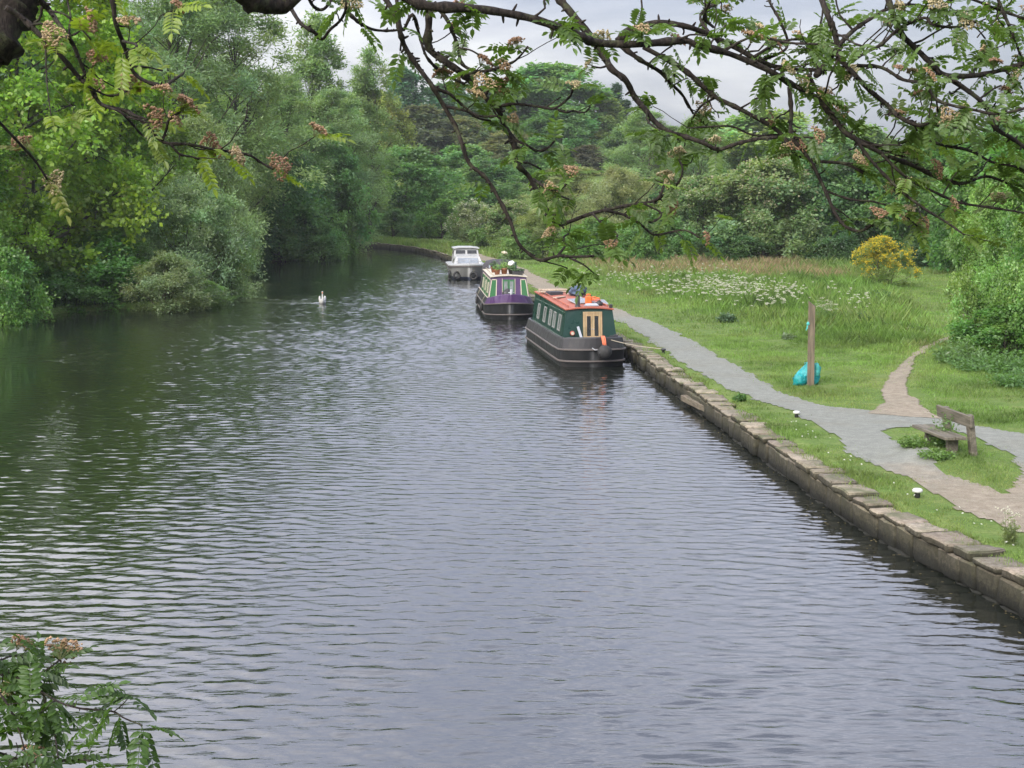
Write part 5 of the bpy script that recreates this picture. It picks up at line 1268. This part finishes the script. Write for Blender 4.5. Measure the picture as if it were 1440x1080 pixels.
def branch(px, depth, r0, r1, spur=.10, lit=(1, 1, 1), leafsize=.125, bl=.34, twig=1.0, parent=None, seed=None, lcol=(.060, .110, .030), endleaf=True, nleaf=(2, 5)):
    """px: survey columns/rows of the branch; depth: its distance(s) in metres; r0, r1: half thickness in px at both ends"""
    NB[0] += 1; r = random.Random(100 + NB[0] if seed is None else seed); n = len(px)
    rp = None
    if hasattr(r0, '__len__'): rp = r0; r0 = 1
    if not isinstance(depth, tuple): depth = (depth, depth + r.uniform(-.35, .35))
    pts = []
    for i, (u, v) in enumerate(px):
        f = i / (n - 1); pts.append(loc(UD(u, v, depth[0] + (depth[1] - depth[0]) * f + (r.gauss(0, .03) if 0 < i < n - 1 else 0))))
    P = smooth_line(pts, 5); m = len(P); k = depth[0] / F
    rad = [(.86 * (r0 + (r1 - r0) * (i / (m - 1)) ** .8) if rp is None else float(np.interp(i / (m - 1), np.linspace(0, 1, len(rp)), rp))) * k * (1 + .22 * mnoise.noise(Vector((i * .55, NB[0] * 3.3, 0))) + (.35 if r.random() < .13 else 0)) for i in range(m)]
    mb = MB(); mb.tube(P, rad, 9); lv = Acc(); bs = Acc()
    d_acc = 0; nxt = spur * r.uniform(.3, 1)
    def rosette(p, d, many=False):
        for _ in range(r.randint(*nleaf)):
            dd = (d * .7 + Vector((r.gauss(0, .6), r.gauss(0, .6), r.gauss(-.12, .42)))); pinnate(lv, p, dd, r, leafsize, lit)
        if r.random() < bl: corymb(bs, p, d, r, r.uniform(.024, .047), r.randint(0, 3))
    for i in range(1, m):
        seg = P[i] - P[i - 1]; d_acc += seg.length
        if d_acc > nxt and rad[i] < .030:
            d_acc = 0; nxt = spur * r.uniform(.5, 1.6)
            t = seg.normalized(); a = Vector((r.gauss(0, 1), r.gauss(0, 1), r.gauss(.25, .8))); a = (a - t * a.dot(t)).normalized() + t * .7
            ln = r.choice((.02, .03, .05, .08, .14, .20)) * twig; q = P[i]; tp = [q]
            dd = a.normalized()
            for s in range(4): dd = (dd + Vector((r.gauss(0, .25), r.gauss(0, .25), r.gauss(.06, .25)))).normalized(); tp.append(tp[-1] + dd * ln / 4)
            tr = min(rad[i] * .6, .0062); mb.tube(tp, [tr, tr * .85, tr * .7, tr * .72, tr * .8], 6)
            if r.random() < .78: rosette(tp[-1], dd)
    for i in range(2, m - 1):                  # knobs and dead spurs
        if rad[i] < .02 and r.random() < .45:
            t = (P[i] - P[i - 1]).normalized(); a = Vector((r.gauss(0, 1), r.gauss(0, 1), r.gauss(0, 1))); a = ((a - t * a.dot(t)).normalized() + t * r.uniform(0, .6)).normalized(); ln = rad[i] * r.uniform(1.3, 3.2); q = min(rad[i] * .62, .007)
            mb.tube([P[i], P[i] + a * ln * .75, P[i] + a * ln], [q, q * .75, q * .4], 6)
    if endleaf: rosette(P[-1], (P[-1] - P[-2]).normalized())
    o = mb.build('branch', M['bark_rowan'], parent or ROW, False)
    l_ = lv.build('leaves', M['leaf'], o)
    if l_: l_.color = c4([q * k_ for q, k_ in zip(lcol, (2.0, 1.7, 1.2))])
    b_ = bs.build('blossom', M['petal'], o)
    return o
# trunk, out of the picture on the bridge approach to the left, and its heavy limbs
g0 = RX.z
mb = MB(); T_ = smooth_line([Vector((0, 0, -.4)), Vector((.03, 0, .6)), Vector((.10, -.02, 1.6)), loc(UD(-180, 330, 5.6)), loc(UD(-90, 160, 5.5)), loc(UD(-20, 60, 5.3))], 6)
mb.tube(T_, [.17 - .085 * i / (len(T_) - 1) for i in range(len(T_))], 14); mb.build('trunk', M['bark_rowan'], ROW, False)
DK = (.046, .092, .026)          # leaves of the right hand side, its shade put into the darker green
LT = (.088, .142, .024)          # leaves on the left, backlight put into their yellow green
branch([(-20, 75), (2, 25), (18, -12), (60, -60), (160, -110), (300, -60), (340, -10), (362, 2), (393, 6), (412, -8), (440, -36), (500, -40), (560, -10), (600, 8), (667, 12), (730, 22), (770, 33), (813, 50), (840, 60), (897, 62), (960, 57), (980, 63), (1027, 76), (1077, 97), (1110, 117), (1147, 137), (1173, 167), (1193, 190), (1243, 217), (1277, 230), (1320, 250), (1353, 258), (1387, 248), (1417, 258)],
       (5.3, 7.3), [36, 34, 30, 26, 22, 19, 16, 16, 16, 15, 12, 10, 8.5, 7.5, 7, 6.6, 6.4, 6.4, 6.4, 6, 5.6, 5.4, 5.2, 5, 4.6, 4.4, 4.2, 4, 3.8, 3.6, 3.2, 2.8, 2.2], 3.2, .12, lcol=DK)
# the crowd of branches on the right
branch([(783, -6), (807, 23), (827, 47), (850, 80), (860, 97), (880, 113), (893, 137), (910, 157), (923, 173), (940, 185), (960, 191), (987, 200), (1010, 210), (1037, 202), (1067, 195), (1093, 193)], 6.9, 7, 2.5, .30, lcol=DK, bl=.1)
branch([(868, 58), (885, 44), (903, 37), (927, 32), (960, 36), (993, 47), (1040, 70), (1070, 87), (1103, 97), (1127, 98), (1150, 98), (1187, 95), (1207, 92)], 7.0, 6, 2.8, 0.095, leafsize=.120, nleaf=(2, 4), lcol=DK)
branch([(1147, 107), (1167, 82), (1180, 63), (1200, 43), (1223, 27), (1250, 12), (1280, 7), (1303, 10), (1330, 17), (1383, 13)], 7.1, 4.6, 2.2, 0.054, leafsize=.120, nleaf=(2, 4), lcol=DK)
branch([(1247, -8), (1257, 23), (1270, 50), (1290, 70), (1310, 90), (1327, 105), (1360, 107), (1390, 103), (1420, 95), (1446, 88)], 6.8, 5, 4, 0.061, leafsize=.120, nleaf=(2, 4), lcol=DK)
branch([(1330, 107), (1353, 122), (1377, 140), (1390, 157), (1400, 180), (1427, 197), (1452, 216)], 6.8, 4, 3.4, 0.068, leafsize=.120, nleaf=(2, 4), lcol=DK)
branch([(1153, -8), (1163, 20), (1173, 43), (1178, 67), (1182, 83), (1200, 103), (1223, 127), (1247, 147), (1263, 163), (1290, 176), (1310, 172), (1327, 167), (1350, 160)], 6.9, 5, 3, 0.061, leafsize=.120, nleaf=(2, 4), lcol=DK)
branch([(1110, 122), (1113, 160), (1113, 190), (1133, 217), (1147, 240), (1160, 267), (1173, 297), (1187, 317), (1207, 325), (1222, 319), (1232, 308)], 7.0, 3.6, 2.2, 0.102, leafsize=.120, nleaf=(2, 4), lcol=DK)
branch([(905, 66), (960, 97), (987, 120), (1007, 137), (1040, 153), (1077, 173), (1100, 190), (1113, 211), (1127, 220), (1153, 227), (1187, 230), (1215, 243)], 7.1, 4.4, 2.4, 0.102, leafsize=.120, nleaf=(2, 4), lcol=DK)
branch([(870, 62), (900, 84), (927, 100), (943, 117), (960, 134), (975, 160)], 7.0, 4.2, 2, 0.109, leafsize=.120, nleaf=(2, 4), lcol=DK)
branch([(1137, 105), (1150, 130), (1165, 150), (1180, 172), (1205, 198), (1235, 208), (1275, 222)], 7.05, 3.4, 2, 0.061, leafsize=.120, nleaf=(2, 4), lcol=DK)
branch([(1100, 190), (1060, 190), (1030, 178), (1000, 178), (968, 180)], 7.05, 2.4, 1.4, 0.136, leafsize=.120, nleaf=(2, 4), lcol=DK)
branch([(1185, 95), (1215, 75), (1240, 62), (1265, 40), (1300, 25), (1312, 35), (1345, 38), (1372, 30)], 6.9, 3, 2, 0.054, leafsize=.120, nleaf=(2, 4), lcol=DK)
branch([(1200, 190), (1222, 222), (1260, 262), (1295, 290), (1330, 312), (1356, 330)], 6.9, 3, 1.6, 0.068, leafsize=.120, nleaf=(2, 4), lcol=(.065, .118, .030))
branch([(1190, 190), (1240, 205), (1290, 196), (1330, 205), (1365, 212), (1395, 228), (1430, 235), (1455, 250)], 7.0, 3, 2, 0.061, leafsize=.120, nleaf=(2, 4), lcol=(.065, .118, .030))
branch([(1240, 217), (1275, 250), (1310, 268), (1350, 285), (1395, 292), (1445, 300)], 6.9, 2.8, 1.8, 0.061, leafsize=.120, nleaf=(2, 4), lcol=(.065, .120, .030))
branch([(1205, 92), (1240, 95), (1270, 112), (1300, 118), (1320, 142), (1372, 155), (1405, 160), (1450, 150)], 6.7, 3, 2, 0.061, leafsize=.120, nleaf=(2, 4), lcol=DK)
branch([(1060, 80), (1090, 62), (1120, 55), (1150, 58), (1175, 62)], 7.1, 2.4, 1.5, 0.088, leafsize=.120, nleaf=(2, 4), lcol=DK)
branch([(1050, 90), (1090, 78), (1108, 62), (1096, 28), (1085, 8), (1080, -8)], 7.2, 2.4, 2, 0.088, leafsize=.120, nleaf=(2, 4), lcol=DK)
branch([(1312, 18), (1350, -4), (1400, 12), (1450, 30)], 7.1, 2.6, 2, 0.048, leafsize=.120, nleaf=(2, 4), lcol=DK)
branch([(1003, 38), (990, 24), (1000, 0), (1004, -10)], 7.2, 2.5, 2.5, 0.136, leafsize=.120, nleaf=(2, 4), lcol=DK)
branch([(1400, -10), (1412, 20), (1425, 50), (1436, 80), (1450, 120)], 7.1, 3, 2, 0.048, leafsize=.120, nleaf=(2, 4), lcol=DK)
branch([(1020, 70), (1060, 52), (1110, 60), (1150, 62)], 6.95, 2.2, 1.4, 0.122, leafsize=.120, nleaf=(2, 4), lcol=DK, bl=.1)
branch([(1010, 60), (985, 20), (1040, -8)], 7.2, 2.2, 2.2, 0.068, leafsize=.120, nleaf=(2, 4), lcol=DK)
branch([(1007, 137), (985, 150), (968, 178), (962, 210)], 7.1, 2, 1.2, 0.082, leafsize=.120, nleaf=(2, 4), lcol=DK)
branch([(1160, 268), (1195, 280), (1235, 285), (1268, 300), (1290, 318)], 6.95, 2, 1.4, 0.068, leafsize=.120, nleaf=(2, 4), lcol=(.065, .120, .030))
# hanging branches in the middle
branch([(538, -8), (557, 23), (563, 47), (570, 67), (587, 93), (607, 120), (623, 147), (640, 177), (650, 203), (660, 230), (683, 250), (700, 277), (717, 310), (728, 340), (742, 355), (760, 366), (784, 360), (806, 361), (836, 360)], 6.4, 4.6, 2.2, 0.459, nleaf=(1, 3), lcol=DK, bl=.24, seed=12)
branch([(603, 4), (603, 33), (603, 67), (627, 87), (650, 103), (667, 120), (683, 137), (700, 153), (710, 177), (722, 200), (727, 230), (743, 247), (757, 273), (770, 297), (783, 315), (800, 312), (833, 300), (877, 290), (910, 285), (927, 277), (935, 255)], 6.5, 6.5, 2.4, 0.351, nleaf=(1, 3), lcol=DK)
branch([(557, -6), (565, 43), (580, 20), (590, 50), (600, 80), (623, 103), (653, 118)], 6.6, 3, 2, 0.297, nleaf=(1, 3), lcol=DK)
branch([(610, 4), (630, 30), (643, 63), (650, 90), (672, 100), (700, 98)], 6.5, 3.6, 2.2, 0.189, nleaf=(1, 3), lcol=DK, bl=.32)
branch([(702, 150), (722, 146), (757, 150), (780, 152), (800, 137), (806, 125)], 6.5, 2.6, 1.6, 0.203, nleaf=(1, 3), lcol=DK, bl=.40)
branch([(780, 152), (795, 158), (806, 156), (822, 158), (830, 150)], 6.5, 2, 1.4, 0.189, nleaf=(1, 3), lcol=DK, bl=.48)
branch([(722, 196), (740, 204), (755, 212), (770, 208), (780, 198)], 6.5, 2.4, 1.6, 0.162, nleaf=(1, 3), lcol=DK, bl=.32)
branch([(612, 124), (633, 133), (653, 150), (673, 163), (700, 163)], 6.45, 2.6, 1.6, 0.189, nleaf=(1, 3), lcol=DK, bl=.24)
branch([(628, 150), (655, 156), (672, 166), (690, 170)], 6.4, 2.4, 1.6, 0.162, nleaf=(1, 3), lcol=DK, bl=.40)
branch([(680, 135), (692, 120), (708, 114)], 6.5, 3, 2, 0.162, nleaf=(1, 3), lcol=DK, bl=.32)
branch([(655, 104), (690, 98), (720, 88), (732, 78), (742, 66)], 6.5, 2.4, 1.4, 0.135, nleaf=(1, 3), lcol=DK, bl=.48)
branch([(640, 66), (665, 72), (690, 90), (706, 98)], 6.55, 1.8, 1.2, 0.162, nleaf=(1, 3), lcol=DK, bl=.40)
branch([(750, 252), (765, 262), (782, 268), (797, 258), (803, 246)], 6.5, 2.8, 1.8, 0.135, nleaf=(1, 3), lcol=DK, bl=.40)
branch([(770, 282), (785, 276), (800, 280)], 6.5, 2, 1.4, 0.135, nleaf=(1, 3), lcol=DK, bl=.32)
branch([(850, 296), (877, 302), (900, 315), (920, 330), (945, 326), (965, 324), (985, 335)], 6.6, 2.6, 1.5, 0.162, nleaf=(1, 3), lcol=(.070, .130, .030))
branch([(905, 286), (930, 300), (918, 312), (895, 312)], 6.5, 1.8, 1.2, 0.135, nleaf=(1, 3), lcol=DK, bl=.40)
branch([(784, 360), (795, 345), (792, 335), (800, 328)], 6.5, 2.2, 1.4, 0.095, nleaf=(1, 3), lcol=DK, bl=.32)
branch([(800, 362), (820, 372), (835, 384)], 6.5, 1.8, 1, 0.081, nleaf=(1, 3), lcol=DK, bl=.0)
branch([(480, -6), (488, 15), (507, 33), (527, 42), (553, 43), (566, 40)], 6.2, 3, 2, 0.270, nleaf=(1, 3), lcol=DK, bl=.24)
branch([(408, 10), (423, 33), (440, 44), (453, 55), (464, 42), (480, 27), (487, 8), (483, -8)], 6.1, 3.4, 1.8, 0.608, nleaf=(1, 3), lcol=DK, bl=0, endleaf=False)
branch([(432, -8), (440, 8), (452, 14), (462, 6), (470, -8)], 6.1, 3, 2.2, 0.108, nleaf=(1, 3), lcol=DK, bl=0)
branch([(920, 284), (950, 262), (960, 240), (955, 225)], 6.8, 2, 1.4, 0.081, nleaf=(1, 3), lcol=DK, bl=.48)
branch([(833, 300), (850, 318), (868, 330), (860, 345)], 6.6, 1.8, 1.2, 0.108, nleaf=(1, 3), lcol=DK, bl=.48)
# left hand branches, leaves coloured yellow green as if backlit
kw = dict(lcol=LT, nleaf=(1, 2), leafsize=.105)
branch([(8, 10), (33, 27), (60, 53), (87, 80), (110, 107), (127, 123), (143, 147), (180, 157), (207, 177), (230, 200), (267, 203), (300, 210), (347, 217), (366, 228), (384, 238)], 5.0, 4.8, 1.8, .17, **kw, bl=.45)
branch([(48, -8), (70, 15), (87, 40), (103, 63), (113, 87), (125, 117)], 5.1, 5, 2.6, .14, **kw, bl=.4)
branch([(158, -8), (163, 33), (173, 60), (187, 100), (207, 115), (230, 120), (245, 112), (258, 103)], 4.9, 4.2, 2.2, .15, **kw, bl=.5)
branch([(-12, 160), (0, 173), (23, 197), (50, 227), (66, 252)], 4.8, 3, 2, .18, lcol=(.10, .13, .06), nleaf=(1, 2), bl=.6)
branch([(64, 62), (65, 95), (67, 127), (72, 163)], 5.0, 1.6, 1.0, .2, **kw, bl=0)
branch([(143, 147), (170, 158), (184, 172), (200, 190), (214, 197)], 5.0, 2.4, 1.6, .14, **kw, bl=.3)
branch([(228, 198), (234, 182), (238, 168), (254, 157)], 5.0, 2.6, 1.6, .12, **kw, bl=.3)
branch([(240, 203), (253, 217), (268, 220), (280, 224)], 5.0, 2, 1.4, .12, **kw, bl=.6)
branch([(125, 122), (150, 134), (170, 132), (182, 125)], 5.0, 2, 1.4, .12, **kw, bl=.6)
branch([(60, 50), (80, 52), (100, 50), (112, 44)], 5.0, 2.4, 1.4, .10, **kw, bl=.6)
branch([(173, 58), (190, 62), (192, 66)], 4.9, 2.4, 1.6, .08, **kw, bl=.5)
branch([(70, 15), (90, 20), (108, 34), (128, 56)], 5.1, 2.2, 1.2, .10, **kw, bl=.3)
# the low sprig in the bottom left corner
kw = dict(lcol=(.030, .070, .016), leafsize=.10, nleaf=(1, 3), bl=.05)
branch([(-60, 927), (-10, 945), (30, 955), (45, 962), (60, 974), (85, 988), (112, 996), (135, 998), (160, 1001), (175, 1010), (200, 1020)], 3.9, 2.6, 1.2, .045, **kw, twig=.3)
branch([(-40, 930), (10, 945), (45, 950), (68, 940), (84, 928)], 3.9, 2.0, 1.3, .045, **{**kw, 'bl': .35}, twig=.25)
branch([(-60, 1032), (-10, 1055), (30, 1068), (70, 1072), (105, 1068), (128, 1070)], 3.8, 2.4, 1.3, .045, **kw, twig=.3)
branch([(60, 974), (70, 1005), (78, 1040), (82, 1066)], 3.85, 1.8, 1.1, .05, **kw, twig=.25)
branch([(-40, 945), (-5, 970), (18, 1005), (32, 1045), (40, 1085)], 3.8, 2, 1.3, .045, **kw, twig=.3)
branch([(160, 1001), (173, 990), (183, 978)], 3.9, 1.1, .8, .06, **kw, twig=.2)
branch([(-40, 935), (-5, 930), (18, 922), (34, 925)], 3.85, 2, 1.2, .045, **{**kw, 'bl': .2}, twig=.25)
# the stem that carries the sprig down from the trunk
branch([(-230, 420), (-200, 560), (-150, 740), (-95, 880), (-60, 927), (-50, 980), (-60, 1032)], (5.4, 3.85), 9, 3.5, .3, **{**kw, 'bl': 0})

# ---------------------------------------------------------------- air
HAZE = .00021
if HAZE:
    mb = MB(); mb.box((0, 330, 20.5), (800, 900, 47)); m, nt, out = nmat('haze')
    v = N(nt, 'VolumePrincipled'); v.inputs['Color'].default_value = (.88, .92, .96, 1); v.inputs['Density'].default_value = HAZE; v.inputs['Anisotropy'].default_value = .2
    L(nt, v.outputs[0], out.inputs[1]); tag(mb.build('haze', m), kind='stuff')

# ---------------------------------------------------------------- picture settings
scene.view_settings.view_transform = 'Standard'; scene.view_settings.look = 'None'; scene.view_settings.gamma = 1; scene.view_settings.use_curve_mapping = False
scene.view_settings.exposure = 1.6
cy = scene.cycles
cy.max_bounces = 8; cy.diffuse_bounces = 4; cy.glossy_bounces = 3; cy.transmission_bounces = 4; cy.transparent_max_bounces = 4; cy.volume_bounces = 1
cy.caustics_reflective = False; cy.caustics_refractive = False; cy.sample_clamp_indirect = 6
cy.use_denoising = True
try: cy.denoiser = 'OPENIMAGEDENOISE'
except Exception: pass
cy.use_adaptive_sampling = True; cy.adaptive_threshold = .015
